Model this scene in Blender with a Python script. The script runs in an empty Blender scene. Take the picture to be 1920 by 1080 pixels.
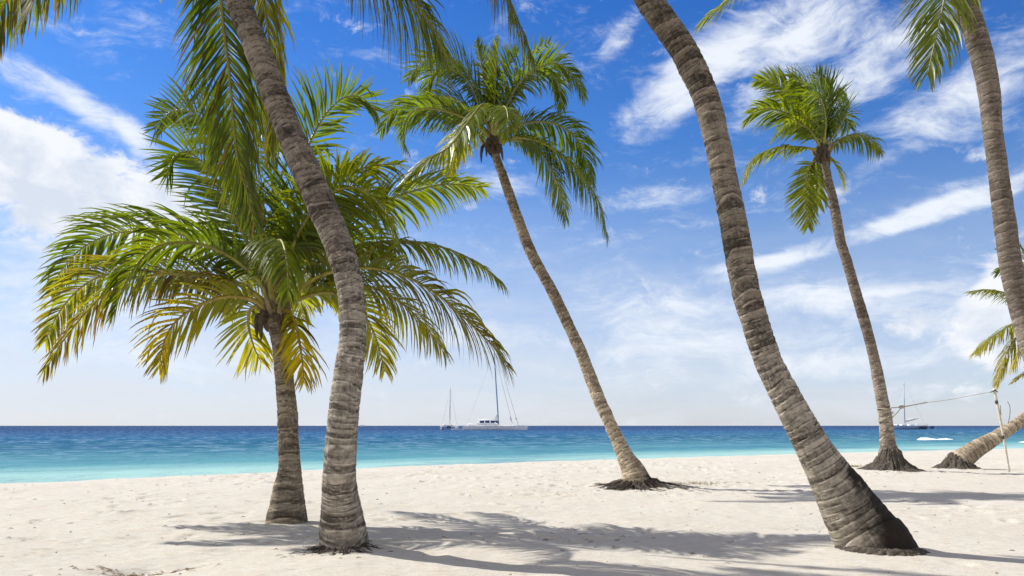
import bpy, math, random
import numpy as np
from mathutils import Vector

random.seed(7)
F, CX, HY, CH = 1400.0, 960.0, 798.0, 1.4      # focal length in photo pixels, optical centre, horizon row, eye height
scene = bpy.context.scene
COL = scene.collection

def P(px, py, Y):
    return np.array([(px - CX) / F * Y, Y, CH - (py - HY) / F * Y])

# ------------------------------------------------------------------ helpers
def tag(o, label=None, cat=None, group=None, kind=None):
    if label: o['label'] = label
    if cat: o['category'] = cat
    if group: o['group'] = group
    if kind: o['kind'] = kind
    return o

def empty(name, loc, label, cat, group=None):
    o = bpy.data.objects.new(name, None)
    o.empty_display_size = .2
    o.location = tuple(float(c) for c in loc)
    COL.objects.link(o)
    return tag(o, label, cat, group)

def mesh(name, V, Fc, mat, parent=None, cols=None, uvs=None, smooth=True, loc=None):
    """V Nx3 world coords, Fc faces (all quads array or list); cols: dict name->Nx4 point colours; uvs: Nx2 per vertex"""
    V = np.asarray(V, dtype=np.float64)
    if loc is None:
        loc = np.array(parent_loc(parent)) if parent is not None else V.mean(axis=0)*np.array([1, 1, 0]) + np.array([0, 0, V[:, 2].min()])
    me = bpy.data.meshes.new(name)
    Vl = V - loc
    if isinstance(Fc, np.ndarray):
        k = Fc.shape[1]
        me.vertices.add(len(Vl)); me.vertices.foreach_set('co', Vl.astype(np.float32).ravel())
        me.loops.add(Fc.size); me.loops.foreach_set('vertex_index', Fc.astype(np.int32).ravel())
        me.polygons.add(len(Fc)); me.polygons.foreach_set('loop_start', np.arange(0, Fc.size, k, dtype=np.int32))
        me.update(calc_edges=True)
    else:
        me.from_pydata([tuple(v) for v in Vl], [], Fc); me.update()
    me.polygons.foreach_set('use_smooth', [smooth]*len(me.polygons))
    if uvs is not None:
        ul = me.uv_layers.new(name='UVMap')
        li = np.zeros(len(me.loops), dtype=np.int32); me.loops.foreach_get('vertex_index', li)
        ul.data.foreach_set('uv', np.asarray(uvs, dtype=np.float32)[li].ravel())
    if cols:
        for n, c in cols.items():
            a = me.color_attributes.new(n, 'FLOAT_COLOR', 'POINT')
            a.data.foreach_set('color', np.asarray(c, dtype=np.float32).ravel())
    me.validate()
    me.materials.append(mat)
    o = bpy.data.objects.new(name, me)
    COL.objects.link(o)
    if parent is None:
        o.location = tuple(float(c) for c in loc)
    else:
        o.parent = parent
    return o

def parent_loc(p):
    l = Vector((0, 0, 0))
    while p is not None:
        l = l + p.location; p = p.parent
    return (l.x, l.y, l.z)

def catmull(pts, n):
    """pts k x d -> n samples, roughly even in arc length of the first 3 dims"""
    p = np.asarray(pts, dtype=float)
    p = np.vstack([2*p[0]-p[1], p, 2*p[-1]-p[-2]])
    out = []
    for i in range(1, len(p)-2):
        t = np.linspace(0, 1, 24, endpoint=False)[:, None]
        a, b, c, d = p[i-1], p[i], p[i+1], p[i+2]
        out.append(.5*((2*b)+(-a+c)*t+(2*a-5*b+4*c-d)*t**2+(-a+3*b-3*c+d)*t**3))
    out.append(p[-2][None]); out = np.vstack(out)
    s = np.r_[0, np.cumsum(np.linalg.norm(np.diff(out[:, :3], axis=0), axis=1))]
    q = np.linspace(0, s[-1], n)
    return np.column_stack([np.interp(q, s, out[:, k]) for k in range(out.shape[1])]), s[-1]

def norm(v):
    return v/np.maximum(np.linalg.norm(v, axis=-1, keepdims=True), 1e-9)

def frames(C, N0):
    T = norm(np.gradient(C, axis=0))
    N = np.zeros_like(T); n = np.array(N0, float)
    for i in range(len(C)):
        n = n - T[i]*np.dot(n, T[i]); n = n/np.linalg.norm(n); N[i] = n
    return T, N

def vnoise(u, v, seed, uw=16):
    """smooth value noise, periodic in u with period uw cells"""
    r = np.random.RandomState(seed).rand(uw, 512)
    iu, iv = np.floor(u).astype(int), np.floor(v).astype(int)
    fu, fv = u-iu, v-iv
    fu, fv = fu*fu*(3-2*fu), fv*fv*(3-2*fv)
    g = lambda a, b: r[a % uw, b % 512]
    return (g(iu, iv)*(1-fu)+g(iu+1, iv)*fu)*(1-fv)+(g(iu, iv+1)*(1-fu)+g(iu+1, iv+1)*fu)*fv

def tube(C, R, seg=8, N0=(0, 0, 1), cap=True):
    C = np.asarray(C, float); R = np.broadcast_to(np.asarray(R, float), (len(C),))
    T, N = frames(C, np.array(N0, float)+np.array([.013, .017, .011]))
    B = np.cross(T, N)
    th = np.linspace(0, 2*np.pi, seg, endpoint=False)
    V = C[:, None]+R[:, None, None]*(np.cos(th)[None, :, None]*N[:, None]+np.sin(th)[None, :, None]*B[:, None])
    V = V.reshape(-1, 3)
    Fs = []
    for i in range(len(C)-1):
        for j in range(seg):
            a = i*seg+j; b = i*seg+(j+1) % seg
            Fs.append((a, b, b+seg, a+seg))
    if cap:
        Fs.append(tuple(range(seg))[::-1]); Fs.append(tuple((len(C)-1)*seg+j for j in range(seg)))
    return V, Fs

class MB:
    def __init__(s): s.V = []; s.F = []; s.n = 0
    def add(s, V, Fs):
        V = np.asarray(V, float); s.V.append(V)
        s.F += [tuple(int(i)+s.n for i in f) for f in Fs]; s.n += len(V); return s
    def tube(s, C, R, seg=8, N0=(0, 0, 1)): return s.add(*tube(C, R, seg, N0))
    def box(s, c, d, rz=0):
        c = np.array(c, float); x, y, z = np.array(d, float)/2
        v = np.array([[i*x, j*y, k*z] for i in (-1, 1) for j in (-1, 1) for k in (-1, 1)])
        ca, sa = math.cos(rz), math.sin(rz)
        v = v @ np.array([[ca, sa, 0], [-sa, ca, 0], [0, 0, 1]])
        return s.add(v+c, [(0, 1, 3, 2), (4, 6, 7, 5), (0, 4, 5, 1), (2, 3, 7, 6), (0, 2, 6, 4), (1, 5, 7, 3)])
    def build(s, name, mat, parent=None, smooth=True, **k):
        return mesh(name, np.vstack(s.V), s.F, mat, parent, smooth=smooth, **k)

# ------------------------------------------------------------------ node helpers
class NT:
    def __init__(s, tree): s.t = tree; tree.nodes.clear()
    def n(s, typ, **kw):
        nd = s.t.nodes.new(typ)
        ins = kw.pop('i', {})
        for k, v in kw.items(): setattr(nd, k, v)
        for k, v in ins.items():
            if isinstance(v, bpy.types.NodeSocket): s.t.links.new(v, nd.inputs[k])
            else: nd.inputs[k].default_value = v
        return nd
    def math(s, op, a, b=0.0, c=0.0, clamp=False):
        return s.n('ShaderNodeMath', operation=op, use_clamp=clamp, i={0: a, 1: b, 2: c}).outputs[0]
    def mr(s, v, a, b, c=0.0, d=1.0, smooth=False):
        return s.n('ShaderNodeMapRange', interpolation_type='SMOOTHSTEP' if smooth else 'LINEAR',
                   i={0: v, 1: a, 2: b, 3: c, 4: d}).outputs[0]
    def mix(s, f, a, b, mode='MIX'):
        nd = s.n('ShaderNodeMix', data_type='RGBA', blend_type=mode)
        for k, v in ((0, f), (6, a), (7, b)):
            if isinstance(v, bpy.types.NodeSocket): s.t.links.new(v, nd.inputs[k])
            else: nd.inputs[k].default_value = v if k == 0 else (*v[:3], 1)
        return nd.outputs[2]
    def noise(s, vec, scale, detail=4, rough=.55, dist=0.0, dims='3D'):
        return s.n('ShaderNodeTexNoise', noise_dimensions=dims, i={'Vector': vec, 'Scale': scale, 'Detail': detail, 'Roughness': rough, 'Distortion': dist}).outputs[0]
    def mapping(s, vec, loc=(0, 0, 0), rot=(0, 0, 0), sc=(1, 1, 1), typ='POINT'):
        return s.n('ShaderNodeMapping', vector_type=typ, i={'Vector': vec, 'Location': loc, 'Rotation': rot, 'Scale': sc}).outputs[0]
    def ramp(s, v, stops, interp='LINEAR'):
        nd = s.n('ShaderNodeValToRGB', i={0: v}); r = nd.color_ramp; r.interpolation = interp
        while len(r.elements) < len(stops): r.elements.new(.5)
        for e, (p, c) in zip(r.elements, stops): e.position = p; e.color = (*c, 1)
        return nd.outputs[0]

def newmat(name):
    m = bpy.data.materials.new(name); m.use_nodes = True
    return m, NT(m.node_tree)

def simple(name, col, rough=.6, var=.15, scale=6.0, metal=0.0, bump=.1):
    m, t = newmat(name)
    tc = t.n('ShaderNodeTexCoord').outputs['Object']
    nz = t.noise(tc, scale, 6)
    c = t.mix(t.mr(nz, .3, .7), [x*(1-var) for x in col], [min(1, x*(1+var)) for x in col])
    b = t.n('ShaderNodeBump', i={'Height': nz, 'Strength': bump, 'Distance': .02}).outputs[0]
    p = t.n('ShaderNodeBsdfPrincipled', i={'Base Color': c, 'Roughness': rough, 'Metallic': metal, 'Normal': b})
    t.n('ShaderNodeOutputMaterial', i={'Surface': p.outputs[0]})
    return m

# ------------------------------------------------------------------ sun direction (from the shadows)
KX, KY = .95, .38
SUNV = norm(np.array([-KX, KY, 1.0]))
EL = math.asin(SUNV[2]); AZ = math.atan2(SUNV[0], SUNV[1])      # azimuth from +Y toward +X

# ------------------------------------------------------------------ materials
def mat_bark(name, light, dark, bump=1.0, off=(0, 0), bandk=1.0, lichen=.5, updark=.75):
    m, t = newmat(name)
    uv = t.mapping(t.n('ShaderNodeUVMap').outputs[0], loc=(off[0], off[1], 0))
    ob = t.n('ShaderNodeTexCoord').outputs['Object']
    at = t.n('ShaderNodeVertexColor', layer_name='Ring').outputs[0]
    sp = t.n('ShaderNodeSeparateColor', i={0: at})
    groove, rnd, base = sp.outputs[0], sp.outputs[1], sp.outputs[2]
    band = t.noise(t.mapping(uv, sc=(2.6*bandk, 12*bandk, 1)), 1.0, 7, .62, .5)
    fine = t.noise(t.mapping(uv, sc=(22, 24, 1)), 1.0, 6, .7)
    fib = t.noise(t.mapping(uv, sc=(45, 6, 1)), 1.0, 5, .65)
    blot = t.noise(ob, 2.2, 7, .65)
    ct = lambda v_, k_: t.math('MULTIPLY_ADD', v_, k_, -.5*k_)
    v = t.math('MULTIPLY_ADD', rnd, .36, .14)
    for e in (ct(band, 1.7), ct(fine, 1.2), ct(fib, .5), ct(blot, .6)): v = t.math('ADD', v, e)
    mid = [(a*.45+b*.55) for a, b in zip(light, dark)]
    pale = [min(1, a*1.55) for a in light]
    c = t.ramp(v, [(.0, dark), (.25, mid), (.52, light), (.95, pale)])
    c = t.mix(t.mr(groove, .42, .85, 0, .95), c, [d*.4 for d in dark])
    c = t.mix(t.mr(groove, .36, .05, 0, .75), c, [min(1, p_*1.15) for p_ in pale])
    crack = t.mr(t.noise(t.mapping(uv, sc=(22, 1.5, 1)), 1.0, 3, .5, .8), .60, .66, 0, .3)
    c = t.mix(crack, c, dark)
    lc = t.math('MULTIPLY', t.mr(t.noise(ob, 16, 6, .75), .55, .66), t.mr(t.noise(ob, 1.6, 3), .42, .62, .15, 1.0))
    c = t.mix(t.math('MULTIPLY', lc, lichen), c, [min(1, a*1.9) for a in light])
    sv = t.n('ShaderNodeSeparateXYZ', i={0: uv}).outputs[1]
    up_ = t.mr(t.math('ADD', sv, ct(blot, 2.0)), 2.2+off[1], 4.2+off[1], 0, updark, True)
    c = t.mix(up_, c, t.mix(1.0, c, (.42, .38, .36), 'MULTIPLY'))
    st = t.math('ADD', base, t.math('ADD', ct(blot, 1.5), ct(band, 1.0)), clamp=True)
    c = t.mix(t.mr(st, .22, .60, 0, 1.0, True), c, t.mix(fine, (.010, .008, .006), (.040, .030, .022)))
    h = t.math('MULTIPLY_ADD', fib, .5, t.math('MULTIPLY_ADD', fine, .6, band))
    b = t.n('ShaderNodeBump', i={'Height': h, 'Strength': .75*bump, 'Distance': .022}).outputs[0]
    p = t.n('ShaderNodeBsdfPrincipled', i={'Base Color': c, 'Roughness': .88, 'Normal': b, 'Specular IOR Level': .25})
    t.n('ShaderNodeOutputMaterial', i={'Surface': p.outputs[0]})
    return m

def mat_leaf():
    m, t = newmat('palm leaf')
    at = t.n('ShaderNodeVertexColor', layer_name='Tint').outputs[0]
    ob = t.n('ShaderNodeTexCoord').outputs['Object']
    nz = t.noise(ob, 9, 4)
    c = t.mix(1.0, at, t.mix(nz, (.75, .75, .75), (1.25, 1.25, 1.25)), 'MULTIPLY')
    p = t.n('ShaderNodeBsdfPrincipled', i={'Base Color': c, 'Roughness': .38, 'Specular IOR Level': .5})
    tr = t.mix(1.0, c, (2.5, 2.2, .25), 'MULTIPLY')
    tl = t.n('ShaderNodeBsdfTranslucent', i={'Color': tr})
    mx = t.n('ShaderNodeMixShader', i={0: .47, 1: p.outputs[0], 2: tl.outputs[0]})
    t.n('ShaderNodeOutputMaterial', i={'Surface': mx.outputs[0]})
    return m

def mat_stalk():
    m, t = newmat('frond stalk')
    at = t.n('ShaderNodeVertexColor', layer_name='Tint').outputs[0]
    ob = t.n('ShaderNodeTexCoord').outputs['Object']
    c = t.mix(t.mr(t.noise(ob, 12, 5), .35, .65), at, t.mix(1.0, at, (.6, .55, .5), 'MULTIPLY'))
    p = t.n('ShaderNodeBsdfPrincipled', i={'Base Color': c, 'Roughness': .45})
    t.n('ShaderNodeOutputMaterial', i={'Surface': p.outputs[0]})
    return m

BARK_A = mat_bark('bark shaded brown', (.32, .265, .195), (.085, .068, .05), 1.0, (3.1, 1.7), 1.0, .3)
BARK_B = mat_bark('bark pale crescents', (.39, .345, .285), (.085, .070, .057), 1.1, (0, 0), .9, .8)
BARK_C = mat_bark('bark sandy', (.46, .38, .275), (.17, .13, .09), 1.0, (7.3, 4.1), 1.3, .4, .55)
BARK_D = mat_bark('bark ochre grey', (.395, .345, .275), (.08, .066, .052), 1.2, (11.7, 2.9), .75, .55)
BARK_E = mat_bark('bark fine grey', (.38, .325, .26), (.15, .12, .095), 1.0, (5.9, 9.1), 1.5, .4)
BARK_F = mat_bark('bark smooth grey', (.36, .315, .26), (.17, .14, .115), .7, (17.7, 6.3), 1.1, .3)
LEAF, STALK = mat_leaf(), mat_stalk()
m, t = newmat('palm roots')
ob = t.n('ShaderNodeTexCoord').outputs['Object']
n1 = t.noise(ob, 3.0, 6, .7); n2 = t.noise(t.mapping(ob, sc=(34, 34, 9)), 1.0, 5, .7)
c = t.mix(t.mr(n2, .35, .66), (.040, .031, .025), (.20, .165, .13))
c = t.mix(t.mr(n1, .38, .58, 0, .6), c, (.035, .028, .022))
b = t.n('ShaderNodeBump', i={'Height': n2, 'Strength': 1.0, 'Distance': .03}).outputs[0]
p = t.n('ShaderNodeBsdfPrincipled', i={'Base Color': c, 'Roughness': .95, 'Normal': b}); t.n('ShaderNodeOutputMaterial', i={'Surface': p.outputs[0]})
ROOT = m
FIBRE = simple('palm fibre', (.085, .06, .04), .95, .6, 20, bump=.8)
FIBREP = simple('petiole base', (.22, .17, .085), .8, .45, 14, bump=.5)

# ------------------------------------------------------------------ ground
SD = np.array([.843, .538]); SN = np.array([-.538, .843])
CT = np.array([-300, -60, -25, -.7, 4.4, 13.2, 22.3, 35.3, 52, 80, 400.])
CO = np.array([15., 19, 20.5, 22.2, 23.2, 24.6, 24.5, 23.9, 22.4, 21, 21])
def crest(x, y):
    t = x*SD[0]+y*SD[1]
    o = sum(np.interp(t+k, CT, CO) for k in np.linspace(-4, 4, 9))/9
    return x*SN[0]+y*SN[1]-o

MOUNDS = []
def gz(x, y):
    x = np.asarray(x, float); y = np.asarray(y, float)
    s = crest(x, y)
    sp = .5*(s+np.sqrt(s*s+1.2))
    z = -.10*sp+.012
    z = np.maximum(z, -4.0)
    amp = np.clip(-s/3, 0.12, 1)
    z = z+amp*(.022*np.sin(x*.9+1.3*np.sin(y*.5))*np.cos(y*1.1+.7)+.018*np.sin(x*.37+y*.61+2))
    for mx, my, mr, mh in MOUNDS:
        d2 = ((x-mx)**2+(y-my)**2)/(mr*mr)
        z = z+mh*np.exp(-d2)
    return z

def base_of(px, py):
    Y = F*CH/(py-HY)
    return (px-CX)/F*Y, Y

# palm bases get low mounds of sand and roots
for (px, py, r, h) in ((540, 985, .8, .0), (644, 1032, .9, .02), (1193, 912, 1.3, .05), (1640, 1028, 1.0, .01), (1657, 885, 1.5, .06), (1785, 882, 1.2, .04)):
    x, y = base_of(px, py); MOUNDS.append((x, y, r, h))
MOUNDS.append((*base_of(275, 1062), .5, -.05))
MOUNDS.append((*base_of(1085, 1012), .8, -.05))
MOUNDS.append((*base_of(930, 1040), 1.6, .03))

def spaced(parts):
    out = []
    for a, b, n in parts: out.append(np.linspace(a, b, n, endpoint=False))
    return np.r_[np.concatenate(out), parts[-1][1]]
gx = spaced([(-900, -60, 8), (-60, -18, 30), (-18, -8, 70), (-8, 8, 270), (8, 20, 90), (20, 60, 90), (60, 900, 12)])
gy = spaced([(-300, -10, 10), (-10, 4, 30), (4, 13, 240), (13, 26, 130), (26, 60, 130), (60, 700, 20)])
GX, GY = np.meshgrid(gx, gy, indexing='ij')
GZ = gz(GX, GY)
# wind-blown dimples and footprints in the dry sand
rs = np.random.RandomState(5)
def fine_noise(x, y, sc, seed):
    return vnoise((x*sc) % 64, y*sc+100, seed, 64)-.5
inner = (np.abs(GX+0) < 60) & (GY > 2) & (GY < 60)
GZ = GZ+np.where(inner, .04*fine_noise(GX+70, GY, 1.1, 1)+.016*fine_noise(GX+70, GY, 3.1, 2)*np.clip(GY/14, .5, 1.3)+.010*fine_noise(GX+70, GY, 7.0, 3), 0)
for _ in range(6000):
    fx = rs.uniform(-16, 30); fy = 6.5+rs.rand()**.8*34
    if vnoise(np.array([(fx+40)*.45]), np.array([fy*.3+4]), 77, 64)[0] < .30+.45*rs.rand(): continue
    if crest(fx, fy) > -.2: continue
    a = rs.uniform(0, math.pi); r1, r2 = rs.uniform(.10, .22), rs.uniform(.06, .11); dep = rs.uniform(.015, .06)*(.5 if fy < 10.5 else 1.0)
    i0, i1 = np.searchsorted(gx, [fx-.6, fx+.6]); j0, j1 = np.searchsorted(gy, [fy-.6, fy+.6])
    if i1-i0 < 2 or j1-j0 < 2: continue
    sx = GX[i0:i1, j0:j1]-fx; sy = GY[i0:i1, j0:j1]-fy
    u = (sx*math.cos(a)+sy*math.sin(a))/r1; v = (-sx*math.sin(a)+sy*math.cos(a))/r2
    d = u*u+v*v
    GZ[i0:i1, j0:j1] += -dep*np.exp(-d)+dep*.4*np.exp(-(np.sqrt(d)-1.6)**2*3)
for (hx, hy, n_, sx_, sy_, dp) in ((*base_of(262, 1063), 8, .26, .08, .04), (*base_of(1085, 1012), 14, .5, .18, .07), (*base_of(420, 892), 8, 1.2, .3, .10), (*base_of(1560, 990), 10, .5, .3, .05)):
    for _ in range(n_):
        fx, fy = hx+rs.normal()*sx_, hy+rs.normal()*sy_; r1, r2 = rs.uniform(.08, .16), rs.uniform(.06, .10)
        d = ((GX-fx)/r1)**2+((GY-fy)/r2)**2
        GZ = GZ-dp*rs.uniform(.5, 1.1)*np.exp(-d)
def zat(x, y):
    i = min(max(np.searchsorted(gx, x)-1, 0), len(gx)-2); j = min(max(np.searchsorted(gy, y)-1, 0), len(gy)-2)
    u = (x-gx[i])/(gx[i+1]-gx[i]); v = (y-gy[j])/(gy[j+1]-gy[j])
    return float((GZ[i, j]*(1-u)+GZ[i+1, j]*u)*(1-v)+(GZ[i, j+1]*(1-u)+GZ[i+1, j+1]*u)*v)

nx, ny = GX.shape
idx = np.arange(nx*ny).reshape(nx, ny)
Fq = np.stack([idx[:-1, :-1], idx[1:, :-1], idx[1:, 1:], idx[:-1, 1:]], -1).reshape(-1, 4)

m, t = newmat('coral sand')
ob = t.n('ShaderNodeNewGeometry').outputs['Position']
n1 = t.noise(ob, .35, 5); n2 = t.noise(ob, 3.5, 6, .6); n3 = t.noise(ob, 60, 4, .7)
n4 = t.noise(t.mapping(ob, sc=(1.6, 8, 1)), 1.0, 6, .65, .6)
n5 = t.noise(t.mapping(ob, sc=(5, 14, 1)), 1.0, 5, .65, .3)
c = t.mix(t.mr(n1, .3, .7), (.575, .552, .495), (.63, .612, .565))
c = t.mix(t.mr(n2, .35, .75, 0, .55), c, (.66, .575, .47))
c = t.mix(t.mr(n4, .56, .74, 0, .42), c, (.58, .48, .37))
c = t.mix(t.mr(n5, .55, .68, 0, .75), c, (.46, .37, .28))
n6 = t.noise(t.mapping(ob, sc=(14, 30, 1)), 1.0, 4, .6)
c = t.mix(t.math('MULTIPLY', t.mr(n6, .60, .70, 0, .8), t.mr(n2, .40, .60)), c, (.38, .29, .20))
c = t.mix(t.mr(n3, .42, .72, 0, .5), c, (.55, .47, .38))
spk = t.n('ShaderNodeTexVoronoi', i={'Vector': ob, 'Scale': 21.0}).outputs['Distance']
spm = t.math('MULTIPLY', t.mr(spk, .05, .10, 1, 0), t.mr(n2, .52, .6))
c = t.mix(t.math('MULTIPLY', spm, .75), c, (.22, .15, .09))
hh = t.math('MULTIPLY_ADD', n5, .7, t.math('MULTIPLY_ADD', n3, .35, t.math('MULTIPLY_ADD', n4, .8, n2)))
b = t.n('ShaderNodeBump', i={'Height': hh, 'Strength': .7, 'Distance': .05}).outputs[0]
p = t.n('ShaderNodeBsdfPrincipled', i={'Base Color': c, 'Roughness': .95, 'Specular IOR Level': .15, 'Normal': b})
t.n('ShaderNodeOutputMaterial', i={'Surface': p.outputs[0]})
SAND = m
g = mesh('beach_ground', np.stack([GX, GY, GZ], -1).reshape(-1, 3), Fq, SAND, loc=np.zeros(3))
tag(g, 'pale cream dry sand of the beach with footprints', 'beach', kind='structure')

# ------------------------------------------------------------------ sea
SEA = -.55
m, t = newmat('sea water')
pos = t.n('ShaderNodeNewGeometry').outputs['Position']
sp = t.n('ShaderNodeSeparateXYZ', i={0: pos})
dn = t.math('ADD', t.math('MULTIPLY', sp.outputs[0], -.538), t.math('MULTIPLY', sp.outputs[1], .843))
al = t.math('ADD', t.math('MULTIPLY', sp.outputs[0], .843), t.math('MULTIPLY', sp.outputs[1], .538))
sc = t.n('ShaderNodeCombineXYZ', i={0: al, 1: dn}).outputs[0]
w1 = t.noise(t.mapping(sc, sc=(.012, .06, 1)), 1.0, 5, .6, .8)
w2 = t.noise(t.mapping(sc, sc=(.0035, .02, 1)), 1.0, 4, .55, .5)
dd = t.math('SUBTRACT', dn, 22.0)
lg = t.math('LOGARITHM', t.math('MAXIMUM', dd, 1.0), 10.0)            # 1 m .. 10 km -> 0..4
lg = t.math('ADD', lg, t.math('MULTIPLY_ADD', w1, .34, -.17))
lg = t.math('ADD', lg, t.math('MULTIPLY_ADD', w2, .30, -.15))
c = t.ramp(t.math('MULTIPLY', lg, .25), [(.0, (.40, .57, .54)), (.28, (.30, .50, .49)), (.325, (.105, .285, .34)), (.40, (.045, .17, .24)), (.448, (.022, .11, .19)),
                                         (.51, (.010, .090, .205)), (.58, (.004, .046, .16)), (.63, (.001, .018, .105)), (1, (.001, .015, .095))])
r1 = t.noise(t.mapping(sc, sc=(.55, .42, 1)), 1.0, 6, .62, .6)
r2 = t.noise(t.mapping(sc, sc=(.06, .10, 1)), 1.0, 5, .6, .4)
far = t.mr(lg, 1.4, 2.2, 1.0, .25)
c = t.mix(t.math('MULTIPLY', t.mr(r1, .46, .66, 0, .7), t.mr(lg, 1.3, 1.6, .1, 1.0)), c, (.20, .33, .46))
c = t.mix(t.mr(r2, .50, .68, 0, .5), c, (.012, .085, .22))
foam = t.math('MULTIPLY', t.mr(r1, .62, .70), t.mr(w1, .56, .66))
c = t.mix(t.math('MULTIPLY', foam, .45), c, (.75, .8, .82))
hh = t.math('MULTIPLY_ADD', r2, 2.0, r1)
b = t.n('ShaderNodeBump', i={'Height': hh, 'Strength': t.math('MULTIPLY', far, .8), 'Distance': .3}).outputs[0]
p = t.n('ShaderNodeBsdfPrincipled', i={'Base Color': c, 'Roughness': .6, 'IOR': 1.33, 'Specular IOR Level': 0.0, 'Normal': b})
gl = t.n('ShaderNodeBsdfGlossy', i={'Color': (.8, .9, 1, 1), 'Roughness': .25, 'Normal': b})
mx = t.n('ShaderNodeMixShader', i={0: .035, 1: p.outputs[0], 2: gl.outputs[0]})
t.n('ShaderNodeOutputMaterial', i={'Surface': mx.outputs[0]})
WATER = m
# the water sheet: long low swells parallel to the shore, out to the horizon
sd = np.r_[np.linspace(-6000, -120, 14), np.linspace(-100, 260, 130), np.linspace(290, 9000, 18)]
sn = np.r_[np.linspace(20, 130, 170), np.geomspace(131, 9000, 70)]
A, D = np.meshgrid(sd, sn, indexing='ij')
WX = A*SD[0]+D*SN[0]; WY = A*SD[1]+D*SN[1]
wob = vnoise((A*.03+200) % 64, D*.02+20, 11, 64)*9
amp = .055*np.clip((D-24)/25, .15, 1)*np.clip((400-D)/300, 0, 1)
WZ = SEA+amp*(np.sin((D+wob)*2*np.pi/9.5)+.5*np.sin((D*1.3+wob*2+A*.08)*2*np.pi/5.3))*(.4+vnoise((A*.05+200) % 64, D*.06+5, 12, 64))
idx = np.arange(A.size).reshape(A.shape)
Fw = np.stack([idx[:-1, :-1], idx[1:, :-1], idx[1:, 1:], idx[:-1, 1:]], -1).reshape(-1, 4)
w = mesh('sea_water', np.stack([WX, WY, WZ], -1).reshape(-1, 3), Fw, WATER, loc=np.zeros(3))
tag(w, 'turquoise to deep blue sea beyond the sand', 'sea', kind='structure')

# small breaking wave at the right
m, t = newmat('foam')
ob = t.n('ShaderNodeTexCoord').outputs['Object']
c = t.mix(t.noise(ob, 3, 6, .7), (.62, .72, .76), (.92, .94, .94))
b = t.n('ShaderNodeBump', i={'Height': t.noise(ob, 5, 6, .7), 'Strength': .8, 'Distance': .1}).outputs[0]
p = t.n('ShaderNodeBsdfPrincipled', i={'Base Color': c, 'Roughness': .9, 'Normal': b}); t.n('ShaderNodeOutputMaterial', i={'Surface': p.outputs[0]})
FOAM = m
def breaker(px0, px1, py, hgt, label):
    Y = 1.95*F/(py-HY); a = P(px0, py, Y); b_ = P(px1, py, Y)
    n = 60; rr = np.random.RandomState(int(px0))
    V = []; k = 12
    for i in range(n):
        u = i/(n-1); env = min(1, u*7, (1-u)*3.5)*(.75+.25*math.sin(u*9))
        c0 = a*(1-u)+b_*u; h = hgt*env*(.6+.6*rr.rand()); wd = 2.6*env*(.7+.5*rr.rand())+.02
        for j in range(k):
            q = j/(k-1)
            V.append([c0[0], c0[1]+(q-.5)*wd, SEA-.05+h*math.sin(math.pi*q)**.7*(.8+.4*rr.rand())])
    idx = np.arange(n*k).reshape(n, k)
    Fb = np.stack([idx[:-1, :-1], idx[1:, :-1], idx[1:, 1:], idx[:-1, 1:]], -1).reshape(-1, 4)
    o = mesh('wave_crest', V, Fb, FOAM)
    tag(o, label, 'wave', kind='structure')
breaker(1719, 1793, 824.5, .30, 'white foam of a small wave breaking right of the far palm')
breaker(1908, 1990, 830, .2, 'thin white foam of a wave at the right edge')

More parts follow.
